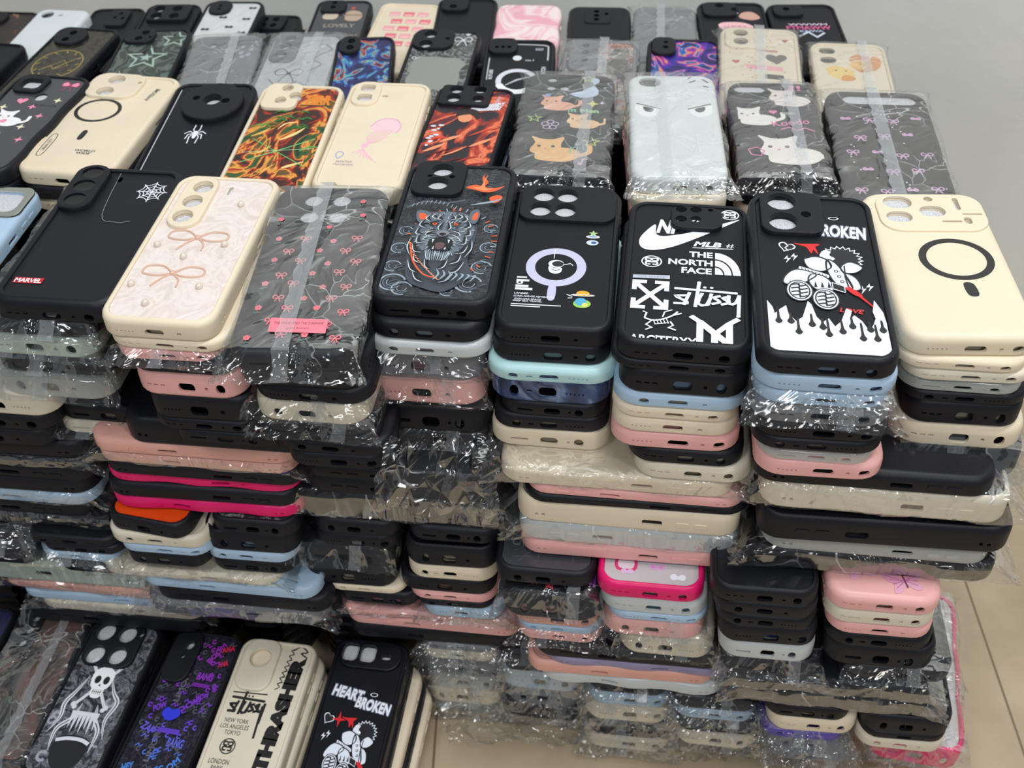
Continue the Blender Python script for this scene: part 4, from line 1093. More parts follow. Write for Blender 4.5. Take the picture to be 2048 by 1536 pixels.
# --- front row
add('spray', 'chunky black phone case with white spider web print and a small red name tag', [(-38, 595), (225, 612), (368, 345), (172, 322)], .43, T=17, style='fat', ports='a',
    frame=(-25, 50, 24, 58, 11.5, 2.2), holes=[O(-25, 68, 15), O(-25, 50.5, 15), O(-25, 33, 15), O(-6, 66, 4, 7)], foam=None, lens=[(-25, 68, 7.6), (-25, 50.5, 7.6), (-25, 33, 7.6)], art=art_spray)
add('bow', 'cream phone case with pearly panel, two string bows and pearl beads', [(186, 632), (425, 655), (565, 352), (365, 350)], .435, T=14.5, mat=CREAM, panel=PEARL, ports='f',
    frame=(-18, 46, 25, 62, 12, 1.8), holes=[O(-16, 63, 15), O(-18, 45, 15), O(-19, 27, 15), O(4, 64, 3, 10)])
add('pinkbows', 'black phone case sealed in clear film, scattered pink bows, flowers and pink label', [(437, 722), (703, 752), (772, 382), (570, 358)], .435, T=15, style='sil', mat=BLACK2, ports='d', Llim=(.16, .184), anchor='top',
    holes=[O(-12, 64, 13), O(8, 64, 13), O(-12, 46, 13), O(8, 46, 13)], art=art_scatter_pink, wrap=dict(seed=3, over=14, puff=1.1))
add('tiger', 'black framed phone case with roaring grey tiger and orange flames print', [(738, 600), (978, 605), (1045, 330), (815, 322)], .43, T=14.5, panel=TIGERBG, ports='d',
    frame=(-15, 58.5, 37, 44, 9, 2.0), holes=[O(-14, 68, 16), O(-15, 50.5, 16), O(-22, 59.5, 3.4), O(-6, 59.5, 4)], art=art_tiger)
add('magnet', 'matte black phone case with lavender ring and small white astronaut print', [(980, 652), (1228, 660), (1243, 378), (1040, 368)], .42, T=14.5, panel=BLACK2, ports='f',
    frame=(0, 58, 72, 44, 10, 1.6), holes=[O(-19, 67, 17), O(-1, 67, 17), O(-20, 48.5, 17), O(-1.5, 48.5, 17)], art=art_magnet)
add('logos', 'black phone case crowded with white streetwear logos and swoosh mark', [(1230, 690), (1508, 690), (1497, 405), (1262, 402)], .43, T=14.5, panel=BLACK2, ports='a',
    frame=(5, 59, 34, 27, 8, 2.0), holes=[O(-5.4, 68, 7.5), O(4.4, 68.5, 7.5), O(-5.2, 56, 7.5), O(4.4, 56.5, 7.5), O(14, 69, 3.5), O(-.5, 39, 11)], art=art_logos)
add('heart', 'black phone case with heartbroken curly-haired figure and white flames', [(1515, 705), (1812, 728), (1738, 400), (1498, 375)], .445, T=15, panel=BLACK2, ports='a',
    frame=(-13, 57, 40, 46, 9, 2.2), holes=[O(-19, 68, 19), O(-19, 46, 19), O(-4, 54.5, 6.5)], art=art_heart)
add('creamring', 'plain cream phone case with black magnetic ring and odd-shaped camera openings', [(1797, 660), (2110, 692), (1945, 387), (1725, 378)], .435, T=14.5, style='sil', mat=CREAM, ports='c',
    frame=(3, 53, 70, 45, 14, 1.6), holes=[O(-17, 65, 19, 15), O(-19, 47, 17, 13), O(4, 54, 17, 13), O(4, 69, 6), O(21.5, 63, 3.6, 15), O(29, 50.5, 13, 1.6), O(14, 41.5, 13, 2), O(24.5, 42.5, 5, 8)], art=art_ring_cream, r=15)

add('paleblueleft', 'light blue phone case cut off by the left edge behind the spider web case', [(-285, 590), (-72, 590), (70, 384), (-95, 386)], .405, T=14, style='sil', mat=BLUE, panel=None,
    frame=(10, 56, 56, 44, 9, 1.2), holes=[('r', 12, 56, 40, 30)], frame_mat=MIRROR)

# string bows and beads sit on the pearly panel as parts of their case
root = tops['bow']
def tube(bm, pts, r, n=6):
    P = [Vector(p) for p in pts]; rings = []
    for i, p in enumerate(P):
        d = (P[min(i + 1, len(P) - 1)] - P[max(i - 1, 0)]).normalized()
        u = d.cross(Vector((0, 0, 1))).normalized(); v = u.cross(d)
        rings.append([bm.verts.new(p + (u * math.cos(2 * math.pi * k / n) + v * math.sin(2 * math.pi * k / n)) * r) for k in range(n)])
    for a, b in zip(rings, rings[1:]):
        for k in range(n): bm.faces.new((a[k], a[(k + 1) % n], b[(k + 1) % n], b[k]))
    bm.faces.new(rings[0]); bm.faces.new(list(reversed(rings[-1])))
CORD = mat_sil('peach_cord', (222, 186, 166), .5)
for bx, by in ((-1, 7), (-5, -32)):
    q = bmesh.new(); zz = 13.4
    for sg in (-1, 1):
        lp = catmull([(bx, by), (bx + sg * 9, by + 7), (bx + sg * 20, by + 6), (bx + sg * 21, by - 1), (bx + sg * 10, by - 3), (bx, by)], 6)
        tube(q, [(x, y, zz) for x, y in lp], .75)
        tube(q, [(x, y, zz) for x, y in catmull([(bx, by), (bx + sg * 6, by - 6), (bx + sg * 9 - 2, by - 14)], 6)], .7)
    bmesh.ops.create_uvsphere(q, u_segments=10, v_segments=6, radius=2.2, matrix=Matrix.Translation((bx, by, zz)))
    scale_bm(q); bm_obj('string_bow', q, [CORD], root)
for x, y in ((17.9, 47), (-26.8, -3.6), (21, .6), (-3.5, -15), (-29, -46), (18.4, -44.5), (-12, -64)):
    q = bmesh.new(); bmesh.ops.create_uvsphere(q, u_segments=14, v_segments=8, radius=2.5, matrix=Matrix.Translation((x, y, 14.2)))
    scale_bm(q); bm_obj('pearl_bead', q, [PEARLBALL], root)
# --- second row
add('catbows', 'black wavy phone case with pink bow, hearts and white cat print', [(-150, 335), (10, 338), (190, 156), (44, 142)], .415, panel=SMOKE, wave=.8, ports='a', frame=(-17, 60, 32, 30, 8, 1.2), holes=[('r', -17, 60, 22, 18), O(3, 42, 13)], art=art_catbows)
add('world', 'cream phone case with black ring, lower left WORLD WIDE print', [(10, 338), (228, 350), (362, 150), (200, 148)], .41, T=14, mat=CREAM, panel=CREAM, ports='a', frame=(-13, 58, 46, 42, 12, 1.6), holes=[O(-15, 67, 15), O(-17, 46, 15), O(7, 64, 4)], art=art_world)
add('spider', 'black phone case with big round camera frame and tiny white spider', [(240, 380), (425, 388), (514, 170), (362, 158)], .41, panel=BLACK2, frame=(4, 46, 58, 58, 28.5, 3.0), holes=[O(4, 48, 17), O(-12, 50, 7), O(17, 46, 8)], art=art_spider)
add('warm', 'cream framed phone case with orange, red and green swirling print', [(425, 376), (602, 400), (692, 172), (530, 165)], .41, mat=CREAM, panel=WARMART, frame=(-17, 60, 34, 40, 8, 1.6), holes=[O(-14, 72, 11), O(-4, 60, 11), O(-16, 52, 11)], art=art_zoro)
add('jelly', 'cream phone case with pale pink jellyfish print', [(622, 376), (792, 382), (872, 168), (700, 158)], .412, T=15, mat=CREAM, panel=CREAM, frame=(-21, 60, 26, 38, 10, 1.0), holes=[('r', -21, 68, 14, 11), ('r', -21, 52, 14, 11), O(-3, 59, 6, 3)], art=art_jelly)
add('redfig', 'black phone case with red and orange cloaked figure print', [(805, 352), (975, 355), (1035, 182), (876, 172)], .405, panel=REDART, frame=(-9, 61, 52, 36, 5, 1.4), holes=[O(-20, 70, 14), O(4, 72, 13), O(-20, 54, 15), O(5, 55, 12)], art=art_redfigure)
add('doodle', 'black phone case in clear film with orange cats, stars and cloud doodles', [(1015, 345), (1215, 355), (1232, 148), (1055, 142)], .41, style='sil', mat=BLACK, holes=[O(-16, 68, 9), O(-16, 54, 9), O(-4, 54, 9)], art=art_doodles, wrap=dict(seed=12))
add('eyes', 'translucent white phone case in clear film with two angry eyes', [(1262, 352), (1462, 358), (1428, 150), (1256, 145)], .425, T=15, style='sil', mat=mat_clear('milky_plastic', (232, 238, 238), .9, .3), holes=[O(-20, 66, 20, 15)], foam=None, art=art_eyes, wrap=dict(seed=14, over=18, puff=1.6))
add('whitecats', 'black phone case in clear film with fluffy white cats and pink scribbles', [(1480, 350), (1672, 356), (1622, 165), (1455, 160)], .41, style='sil', mat=BLACK, holes=[O(-20, 66, 30, 13)], art=art_whitecats, wrap=dict(seed=15))
add('bowrain', 'black phone case in clear film with wide camera slot and small lilac bows', [(1700, 415), (1925, 420), (1852, 182), (1645, 178)], .41, style='sil', mat=BLACK2, Llim=(.17, .18), holes=[O(2, 66, 58, 14)], art=art_bowrain, wrap=dict(seed=16))
# --- third row
r3 = dict(Llim=(.163, .163), anchor='top')
add('slate', 'black phone case at the left edge with plain recessed grey back', [(-160, 165), (-30, 165), (62, 85), (-60, 80)], .385, panel=BLACK2, frame=(-14, 60, 30, 30, 8, 1.5), holes=[O(-14, 66, 10)], **r3)
add('goldring', 'black phone case with dark glittering panel and gold circle emblem', [(-20, 190), (120, 190), (245, 58), (125, 50)], .385, panel=GOLDART, frame=(-14, 58, 40, 34, 17, 1.6), holes=[O(-14, 64, 9), O(-16, 50, 9)], foam=None, art=art_goldring, **r3)
add('stars', 'black phone case with grey-green camouflage and pale star outlines', [(175, 200), (315, 205), (385, 62), (255, 50)], .385, panel=CAMOART, frame=(-17, 62, 34, 28, 9, 2), holes=[O(-12, 68, 9), O(-17, 56, 9), O(-4, 58, 4)], art=art_stars, **r3)
add('lilacfilm', 'dark phone case under milky film with thin white line drawing', [(340, 205), (485, 208), (528, 72), (390, 65)], .386, style='sil', mat=GREY, holes=[O(-14, 58, 9)], art=art_lightlines, wrap=dict(seed=21, over=16), **r3)
add('ribbon', 'grey and white phone case in film with curly black ribbon lines', [(480, 215), (640, 220), (690, 72), (548, 60)], .386, mat=GREY, panel=mat_swirl('pale_grey_panel', [(0.3, (178, 182, 184)), (0.7, (198, 202, 204))]), frame=(-19, 52, 28, 60, 10, 1), holes=[O(-17, 68, 12), O(-19, 52, 12), O(-21, 36, 12)], art=art_ribbonlines, wrap=dict(seed=22, over=16), **r3)
add('cosmic', 'black phone case with small blue and rainbow cosmic print', [(650, 215), (775, 220), (790, 76), (675, 68)], .388, panel=BLUEART, frame=(-20, 62, 28, 34, 12, 2), holes=[O(-18, 68, 10), O(-19, 55, 10)], **r3)
add('mirror', 'black phone case with dark marble print and wavy mirror', [(780, 195), (925, 200), (968, 62), (828, 55)], .385, panel=MARBLEDK, frame=(-13, 58, 46, 40, 12, 2), holes=[O(-18, 66, 15), O(-20, 46, 15), O(3, 58, 5)], art=art_mirror, **r3)
add('ringdial', 'black phone case with white dial ring and small white lettering', [(950, 210), (1105, 215), (1110, 82), (975, 72)], .386, panel=BLACK2, frame=(-19, 64, 32, 30, 9, 2), holes=[O(-26, 60, 5), O(-19, 60, 5), O(-12, 60, 5)], art=art_magblack, **r3)
add('comic', 'dark phone case in clear film with grey comic print on right side', [(1112, 205), (1268, 210), (1278, 82), (1130, 75)], .385, panel=COMICART, mat=GREY, frame=(-17, 48, 32, 60, 9, 1), holes=[O(-16, 66, 8), O(-16, 52, 8), O(-16, 38, 8)], wrap=dict(seed=25), **r3)
add('neon', 'black phone case with violet, orange and cyan cosmic print', [(1290, 205), (1448, 210), (1440, 80), (1296, 72)], .386, panel=NEONART, frame=(-22, 62, 26, 34, 9, 2), holes=[O(-20, 68, 5), O(-20, 58, 6)], **r3)
add('speckled', 'cream phone case in film with speckles and dark heart print', [(1440, 195), (1610, 200), (1595, 58), (1440, 52)], .395, mat=CREAM, panel=CREAM, frame=(-13, 58, 44, 40, 10, 1), holes=[O(-19, 67, 15, 13), O(-19, 50, 15, 13)], foam=None, art=art_beigepl, wrap=dict(seed=27), **r3)
add('ducks', 'cream phone case in film with orange and yellow duck print', [(1640, 215), (1800, 220), (1772, 90), (1615, 80)], .39, mat=CREAM, panel=CREAM, holes=[O(-22, 66, 17, 12), O(-22, 48, 17, 12)], foam=None, art=art_duck, wrap=dict(seed=28), **r3)
# --- fourth row, against the wall
r4 = dict(Llim=(.150, .150), anchor='top')
add('speckledark', 'dark brown speckled phone case in the far left corner', [(-110, 100), (10, 100), (85, 28), (-35, 15)], .33, panel=DARKWALLART, frame=(-14, 60, 34, 30, 12, 1.5), **r4)
add('paleblue', 'plain pale blue-white phone case by the wall at far left', [(15, 85), (125, 88), (185, 18), (82, 16)], .366, style='sil', mat=WHITE, holes=[O(-20, 64, 18, 16), O(0, 64, 6)], foam=None, **r4)
add('plainblack', 'black phone case beside the pale blue one with small lens openings', [(130, 105), (240, 110), (292, 18), (192, 12)], .355, panel=BLACK2, frame=(6, 52, 30, 40, 6, 1.5), holes=[O(8, 62, 6), O(2, 52, 6), O(14, 50, 6)], **r4)
add('fourlens', 'black phone case by the wall with four big round lens openings', [(240, 110), (355, 110), (405, 10), (300, 5)], .369, T=16, panel=BLACK2, frame=(-2, 56, 60, 40, 8, 2), holes=[O(-18, 64, 16), O(8, 64, 14), O(-18, 46, 16), O(8, 46, 14)], **r4)
add('whitebows', 'white phone case with small black bows and black edge', [(355, 110), (480, 112), (530, 4), (418, -2)], .368, T=16, panel=mat_swirl('white_panel', [(0.3, (205, 208, 208)), (0.7, (222, 224, 224))]), frame=(-17, 62, 30, 34, 13, 1.5), holes=[O(-17, 64, 5), O(-17, 56, 5)], foam=None, art=art_blackbows, **r4)
add('fourlens2', 'small black phone case with four lens openings between white-bow and brown doodle cases', [(460, 120), (560, 122), (605, 32), (515, 24)], .35, panel=BLACK2, frame=(-8, 58, 50, 36, 8, 1.5), holes=[O(-18, 64, 11), O(0, 64, 11), O(-18, 49, 11), O(0, 49, 11)], **r4)
add('toad', 'black phone case with brown cartoon mugs and LOVELY lettering', [(600, 105), (710, 108), (750, 2), (635, -4)], .368, panel=SMOKE, frame=(-14, 62, 36, 30, 9, 1.5), holes=[O(-14, 70, 8), O(-14, 58, 8)], art=art_toad, **r4)
add('cards', 'cream phone case with rows of pink and red cards', [(715, 105), (850, 108), (885, 8), (765, 4)], .367, mat=CREAM, panel=CREAM, art=art_pinkcards, **r4)
add('blackplain2', 'matte black phone case between pink cards and pink wavy cases', [(855, 100), (985, 104), (995, -2), (880, -8)], .369, T=16, panel=BLACK2, frame=(-16, 62, 36, 34, 10, 2), holes=[O(-18, 54, 10)], **r4)
add('pinkwave', 'white and pink wavy-edged phone case at the back row', [(975, 100), (1118, 104), (1122, 10), (998, 4)], .368, style='sil', mat=PINKWAVE, wave=1.1, **r4)
add('blackcross', 'black phone case with small dark lens cluster, back row centre', [(1130, 105), (1262, 108), (1262, 14), (1138, 8)], .368, style='sil', mat=BLACK2, frame=(-2, 54, 34, 38, 6, 1), holes=[O(-4, 64, 7), O(-4, 54, 7), O(-4, 44, 7), O(9, 58, 6)], foam=None, **r4)
add('greyfilm', 'grey phone case wrapped in cloudy film at the back row', [(1262, 105), (1398, 108), (1392, 14), (1268, 10)], .368, style='sil', mat=GREY, wrap=dict(seed=41, over=14, puff=1.5), **r4)
add('lucky', 'black phone case with pink LUCKY cloud print', [(1408, 105), (1552, 108), (1528, 6), (1392, 0)], .372, T=16, panel=BLACK2, frame=(-14, 60, 40, 34, 10, 1.5), holes=[O(-14, 68, 10), O(4, 58, 10)], art=art_lucky, **r4)
add('pinktext', 'rightmost black phone case in the back row with pink lettering', [(1560, 105), (1708, 110), (1668, 10), (1528, 3)], .373, T=15, panel=BLACK2, frame=(-16, 62, 34, 28, 9, 1.5), holes=[O(-18, 64, 8)], foam=None, art=art_pinktext, **r4)
# --- low pile in the near left corner
r5 = dict(Llim=(.150, .150), anchor='top')
add('cornerblue', 'dark phone case with deep blue panel cut off at the lower left corner', [(-330, 1560), (-150, 1560), (35, 1215), (-90, 1200)], .062, T=14, panel=mat_swirl('deep_blue_panel', [(0.3, (22, 20, 44)), (0.7, (40, 34, 84))]), frame=(-14, 58, 36, 36, 9, 1.5), **r5)
add('filmed', 'black framed see-through phone case in film at the lower left corner', [(-140, 1560), (40, 1560), (185, 1222), (60, 1205)], .062, T=14, panel=REDDISH, frame=(-22, 50, 22, 56, 10, 1), holes=[O(-20, 66, 9), O(-21, 52, 9), O(-22, 38, 9)], art=art_transp, wrap=dict(seed=51, over=10), **r5)
add('skull', 'black phone case with skull and crossbones over grey swirls', [(20, 1560), (190, 1560), (332, 1250), (190, 1235)], .062, T=15, panel=SKULLBG, frame=(-5, 55, 56, 50, 11, 2), holes=[O(-19, 66, 20), O(5, 66, 19), O(-19, 41, 20), O(5, 42, 19), O(19, 68, 7)], art=art_skull, **r5)
add('graffiti', 'black phone case with violet, blue and red graffiti words', [(205, 1560), (370, 1560), (490, 1270), (362, 1255)], .06, T=15, panel=GRAFBG, frame=(-20, 50, 32, 56, 13, 2), holes=[O(-17, 62, 10), O(-20, 50, 6)], art=art_graffiti, **r5)
add('skate', 'cream phone case with large black vertical lettering and city names', [(380, 1560), (545, 1580), (640, 1290), (490, 1270)], .062, T=16, mat=CREAM2, panel=CREAM2, frame=(-15, 52, 36, 54, 12, 2), holes=[O(-15, 59, 22)], foam=CREAM, art=art_thrash, **r5)
add('heart2', 'black phone case with HEART BROKEN lettering in low near pile', [(590, 1560), (755, 1570), (822, 1290), (680, 1270)], .062, T=16, mat=BLACK2, panel=BLACK2, frame=(0, 64, 66, 30, 14, 2), holes=[('r', -22, 65, 17, 19), ('r', -3, 65, 17, 19), O(17, 63, 11, 6)], art=art_heart2, **r5)
# ------------------------------------------------------------------ room
def mat_wall():
    m, nt, b, out = nodes_of('painted_grey_wall')
    tc = nt.nodes.new('ShaderNodeTexCoord'); n = nt.nodes.new('ShaderNodeTexNoise'); n.inputs['Scale'].default_value = 6; n.inputs['Detail'].default_value = 6
    nt.links.new(tc.outputs['Object'], n.inputs[0])
    cr = nt.nodes.new('ShaderNodeValToRGB'); cr.color_ramp.elements[0].color = lin((226, 228, 224)); cr.color_ramp.elements[1].color = lin((238, 239, 234))
    cr.color_ramp.elements[0].position = .35; cr.color_ramp.elements[1].position = .65
    nt.links.new(n.outputs['Fac'], cr.inputs[0]); nt.links.new(cr.outputs[0], b.inputs['Base Color'])
    n2 = nt.nodes.new('ShaderNodeTexNoise'); n2.inputs['Scale'].default_value = 90; nt.links.new(tc.outputs['Object'], n2.inputs[0])
    bp = nt.nodes.new('ShaderNodeBump'); bp.inputs['Strength'].default_value = .15; bp.inputs['Distance'].default_value = .002
    nt.links.new(n2.outputs['Fac'], bp.inputs['Height']); nt.links.new(bp.outputs[0], b.inputs['Normal'])
    b.inputs['Roughness'].default_value = .75
    return m

def mat_floor():
    m, nt, b, out = nodes_of('beige_floor_tiles')
    geo = nt.nodes.new('ShaderNodeNewGeometry')
    mp = nt.nodes.new('ShaderNodeMapping'); mp.vector_type = 'POINT'
    mp.inputs['Location'].default_value = (-0.4186, -0.20, 0); mp.inputs['Rotation'].default_value = (0, 0, -0.1007)
    nt.links.new(geo.outputs['Position'], mp.inputs[0])
    sp = nt.nodes.new('ShaderNodeSeparateXYZ'); nt.links.new(mp.outputs[0], sp.inputs[0])
    def line(sock, period):
        a = nt.nodes.new('ShaderNodeMath'); a.operation = 'PINGPONG'; a.inputs[1].default_value = period / 2
        nt.links.new(sock, a.inputs[0])
        c = nt.nodes.new('ShaderNodeMath'); c.operation = 'LESS_THAN'; c.inputs[1].default_value = .0011
        nt.links.new(a.outputs[0], c.inputs[0]); return c.outputs[0]
    mx = nt.nodes.new('ShaderNodeMath'); mx.operation = 'MAXIMUM'
    nt.links.new(line(sp.outputs[0], .5126), mx.inputs[0]); nt.links.new(line(sp.outputs[1], 1.0), mx.inputs[1])
    n = nt.nodes.new('ShaderNodeTexNoise'); n.inputs['Scale'].default_value = 14; n.inputs['Detail'].default_value = 8; nt.links.new(geo.outputs['Position'], n.inputs[0])
    cr = nt.nodes.new('ShaderNodeValToRGB'); cr.color_ramp.elements[0].color = lin((172, 154, 128)); cr.color_ramp.elements[1].color = lin((188, 171, 144))
    cr.color_ramp.elements[0].position = .35; cr.color_ramp.elements[1].position = .65; nt.links.new(n.outputs['Fac'], cr.inputs[0])
    mc = nt.nodes.new('ShaderNodeMixRGB'); mc.inputs[2].default_value = lin((120, 104, 84)); nt.links.new(mx.outputs[0], mc.inputs[0]); nt.links.new(cr.outputs[0], mc.inputs[1])
    nt.links.new(mc.outputs[0], b.inputs['Base Color']); b.inputs['Roughness'].default_value = .35
    return m

ZF = -0.03      # height of the floor
def slab(name, corners, z0, z1, mat):
    bm = bmesh.new(); loft(bm, [(corners, z0), (corners, z1)])
    return bm_obj(name, bm, [mat], smooth=False)
tag(slab('floor', [(-2.2, -1.2), (2.2, -1.2), (2.2, 2.0), (-2.2, 2.0)], -.08, ZF, mat_floor()), kind='structure')
# the wall runs a little closer to the right
w0, w1 = (-2.2, 1.62), (2.2, 0.88)
tag(slab('wall_back', [w0, w1, (w1[0], w1[1] + .1), (w0[0], w0[1] + .1)], ZF, 2.5, mat_wall()), kind='structure')

# ------------------------------------------------------------------ stacked cases, seen end-on or side-on
_var = {}
def variant(style, ports, wave=0.0):
    key = (style, ports, wave)
    if key not in _var:
        bm, zt = case_bm(style, 13.0, ports=ports, wave=wave, r=17.0 if style == 'sil' else 15.0)
        scale_bm(bm)
        me = bpy.data.meshes.new('stacked_case'); bm.to_mesh(me); bm.free()
        me.polygons.foreach_set('use_smooth', [True] * len(me.polygons)); me.set_sharp_from_angle(angle=math.radians(28))
        me.materials.append(BLACK)
        _var[key] = me
    return _var[key]

_slv = {}
def add_sleeve(o, seed, long):
    key = (seed % 7, long)
    if key not in _slv:
        s = sleeve(o, T=13, seed=60 + seed % 7 + (20 if long else 0), over=11 if not long else 13, puff=1.5 if not long else 1.2)
        _slv[key] = s
        return s
    src = _slv[key]
    c = src.copy(); C.objects.link(c); c.parent = o
    for ch in src.children:
        d = ch.copy(); C.objects.link(d); d.parent = c
    return c

DESC = {}
for m_, d_ in ((BLACK, 'black'), (BLACK2, 'soft black'), (CREAM, 'cream'), (CREAM2, 'ivory'), (PINK, 'pink'), (PEACH, 'peach'), (BLUE, 'light blue'), (MINT, 'mint'), (HOT, 'hot pink'), (PALEGREEN, 'pale green'),
               (WHITE, 'white'), (LILAC, 'lilac'), (GREY, 'grey'), (CLEAR, 'clear'), (FROST, 'frosted clear'), (GLITTER, 'blue glitter'), (PURPLE, 'violet'), (SMOKE, 'smoky clear')): DESC[m_.name] = d_
ORD = ['zeroth', 'first', 'second', 'third', 'fourth', 'fifth', 'sixth', 'seventh', 'eighth', 'ninth', 'tenth', 'eleventh']

def put(x0, x1, y, z, T, L, W, mat, style, ports, wave, side, yaw, label, group, wrap, seed, panel=None, art=None):
    me = variant(style, ports, wave)
    o = bpy.data.objects.new('phone_case', me)
    C.objects.link(o)
    if len(o.material_slots):
        o.material_slots[0].link = 'OBJECT'; o.material_slots[0].material = mat
    cx = (x0 + x1) / 2
    if side:
        o.rotation_euler = (0, 0, math.pi / 2 * side + yaw); o.location = (cx, y + W / 2, z)
    else:
        o.rotation_euler = (0, 0, yaw); o.location = (cx, y + L / 2, z)
    o.scale = (W / .080, L / .163, T / .013)
    tag(o, label, 'phone case', group)
    if panel or art:
        zt = 11.3 if style == 'rim' else 13.0
        if panel:
            q = bmesh.new(); hw, hl = (35.0, 76.6) if style == 'rim' else (33, 74)
            loft(q, [(rrect(2 * hw, 2 * hl, 8.5), zt - .3), (rrect(2 * hw, 2 * hl, 8.5), zt + .25)]); scale_bm(q)
            bm_obj('back_panel', q, [panel], o)
        if art:
            a = Art(); art(a); a.build('printed_design', o, zt + .25, clip=(34, 76))
    if wrap: add_sleeve(o, seed, bool(side))
    return o

cnt = [0]
STACKS = []
def column(yf, ztop, items, what, group, side=0, first=1, auto=0.0155):
    """items from the top down: (xl, xr, y of the bottom front edge in the photo, material, options)"""
    zprev = ztop
    if auto:                                # how far this bundle sticks out towards the viewer
        xl, xr, yb = items[0][:3]
        slope = (2 * CAM_H - at_y(xl, yb, 1.0)[2] - at_y(xr, yb, 1.0)[2]) / 2
        yf = min(max((CAM_H - (ztop - auto)) / slope, .503), .552)
    for k, it in enumerate(items):
        xl, xr, yb, mat = it[:4]; op = it[4] if len(it) > 4 else {}
        yy = yf + op.get('dy', 0)
        A, B = at_y(xl, yb, yy), at_y(xr, yb, yy)
        z = (A[2] + B[2]) / 2
        x0, x1 = A[0], B[0]
        T = zprev - z
        if T < .007: z = zprev - .009; T = .009
        Tc = min(T, .027 if op.get('w') else .0235)
        if z < ZF:
            if zprev - ZF < .008: break
            z = ZF; Tc = min(Tc, zprev - ZF)
        cnt[0] += 1
        R = random.Random(cnt[0])
        style = op.get('s', 'rim' if mat in (BLACK, BLACK2) and R.random() < .7 else 'sil')
        ports = op.get('p', R.choice('abcdef'))
        yaw = math.radians(op.get('yaw', R.uniform(-.8, .8)))
        if side:
            L = min(max(x1 - x0, .150), .172); W = .078
            xc = (x0 + x1) / 2; x0, x1 = xc - L / 2, xc + L / 2
        else:
            W = min(max(x1 - x0, .068), .086); L = .160
            if op.get('al') == 'l': x1 = x0 + W
            elif op.get('al') == 'r': x0 = x1 - W
        d = DESC[mat.name]
        extra = op.get('d', ('rimmed' if style == 'rim' else 'smooth'))
        wr = op.get('w', 0)
        label = '%s %s phone case%s, %s %s' % (d, extra, ' in clear film' if wr else '', ORD[k + first], what)
        if len(label.split()) > 16: label = label.replace(' ' + extra, '', 1)
        put(x0, x1, yy, z, Tc - .0003, L, W, mat, style, ports, op.get('wave', 0.0), side * (1 if R.random() < .5 else -1) if side else 0, yaw, label, group, wr, cnt[0], op.get('panel'), op.get('art'))
        STACKS.append((what, k, round(T * 1000, 1), round((x1 - x0) * 1000), round(z, 3)))
        zprev = z
    return zprev

def topinfo(key):
    r = tops[key]; Ln = r.scale[1] * .163; a = r.rotation_euler[2]
    return r.location[1] - math.cos(a) * Ln / 2, r.location[2]

w = {'w': 1}
def col_under(key, items, what, dy=0.0):
    y, z = topinfo(key)
    return column(y + dy, z, items, what, 'phone cases piled in the front stacks', auto=0)

z1 = col_under('spray', [(-60, 215, 672, BLACK2, dict(w=1, s='sil')), (-50, 208, 712, PALEGREEN, dict(w=1, d='smooth')), (-40, 262, 748, BLACK, w), (-40, 268, 795, CLEAR, w),
                (-100, 112, 828, CREAM2, {}), (-110, 112, 858, BLACK, {}), (-110, 112, 888, BLACK, {})], 'below the spider web case')
column(.560, z1 + .030, [(118, 330, 845, BLACK, {}), (112, 332, 870, CREAM2, w)], 'left of the pearly bow stack', 'phone cases piled in the front stacks', auto=0)
z2 = col_under('bow', [(208, 452, 681, CREAM, dict(p='a')), (222, 432, 712, PINK, dict(w=1, p='c')), (255, 470, 748, BLACK, dict(p='c', s='sil')), (272, 490, 794, PINK, dict(p='a')),
              (300, 512, 840, BLACK, {}), (305, 518, 862, BLACK, {}), (350, 562, 889, BLACK, {})], 'below the pearly bow case')
z3 = col_under('pinkbows', [(470, 730, 775, BLACK, dict(s='rim')), (505, 742, 806, BLACK, dict(s='sil')), (510, 738, 846, CREAM2, dict(w=1, p='b')), (515, 745, 868, BLACK, w), (545, 755, 884, BLACK, {}), (555, 780, 908, BLACK, {}), (570, 775, 936, BLACK, {})],
              'below the pink bow case', .022)
z4 = col_under('tiger', [(735, 975, 682, BLACK, dict(p='b', dy=-.006)), (728, 978, 713, FROST, dict(p='b', dy=-.008)), (725, 965, 758, GREY, w), (727, 972, 806, PINK, w), (750, 978, 862, BLACK, dict(p='d')),
               (775, 985, 890, BLACK, w), (780, 985, 915, BLACK, {})], 'below the tiger case')
z5 = col_under('magnet', [(980, 1218, 727, BLACK, dict(p='c')), (968, 1230, 766, MINT, dict(dy=-.006, p='e')), (980, 1222, 806, GLITTER, dict(s='sil', p='e')), (1000, 1215, 834, BLACK, dict(s='sil', p='d')),
                (983, 1215, 861, BLACK, dict(p='e')), (983, 1220, 896, CREAM, dict(p='d', s='rim', panel=CREAM)), (1010, 1222, 920, CREAM, dict(p='a')), (1013, 1245, 944, BLUE, dict(p='a'))], 'below the lavender ring case')
z6 = col_under('logos', [(1222, 1500, 744, BLACK, dict(p='a')), (1237, 1498, 791, BLACK, dict(p='a')), (1223, 1497, 818, BLUE, dict(p='b')), (1223, 1480, 840, CREAM, dict(p='a')), (1222, 1478, 868, CREAM, dict(p='f')),
               (1218, 1480, 899, PINK, dict(p='c')), (1255, 1490, 930, BLACK, dict(p='a', s='sil')), (1266, 1505, 962, CREAM2, dict(p='a'))], 'below the streetwear logo case')
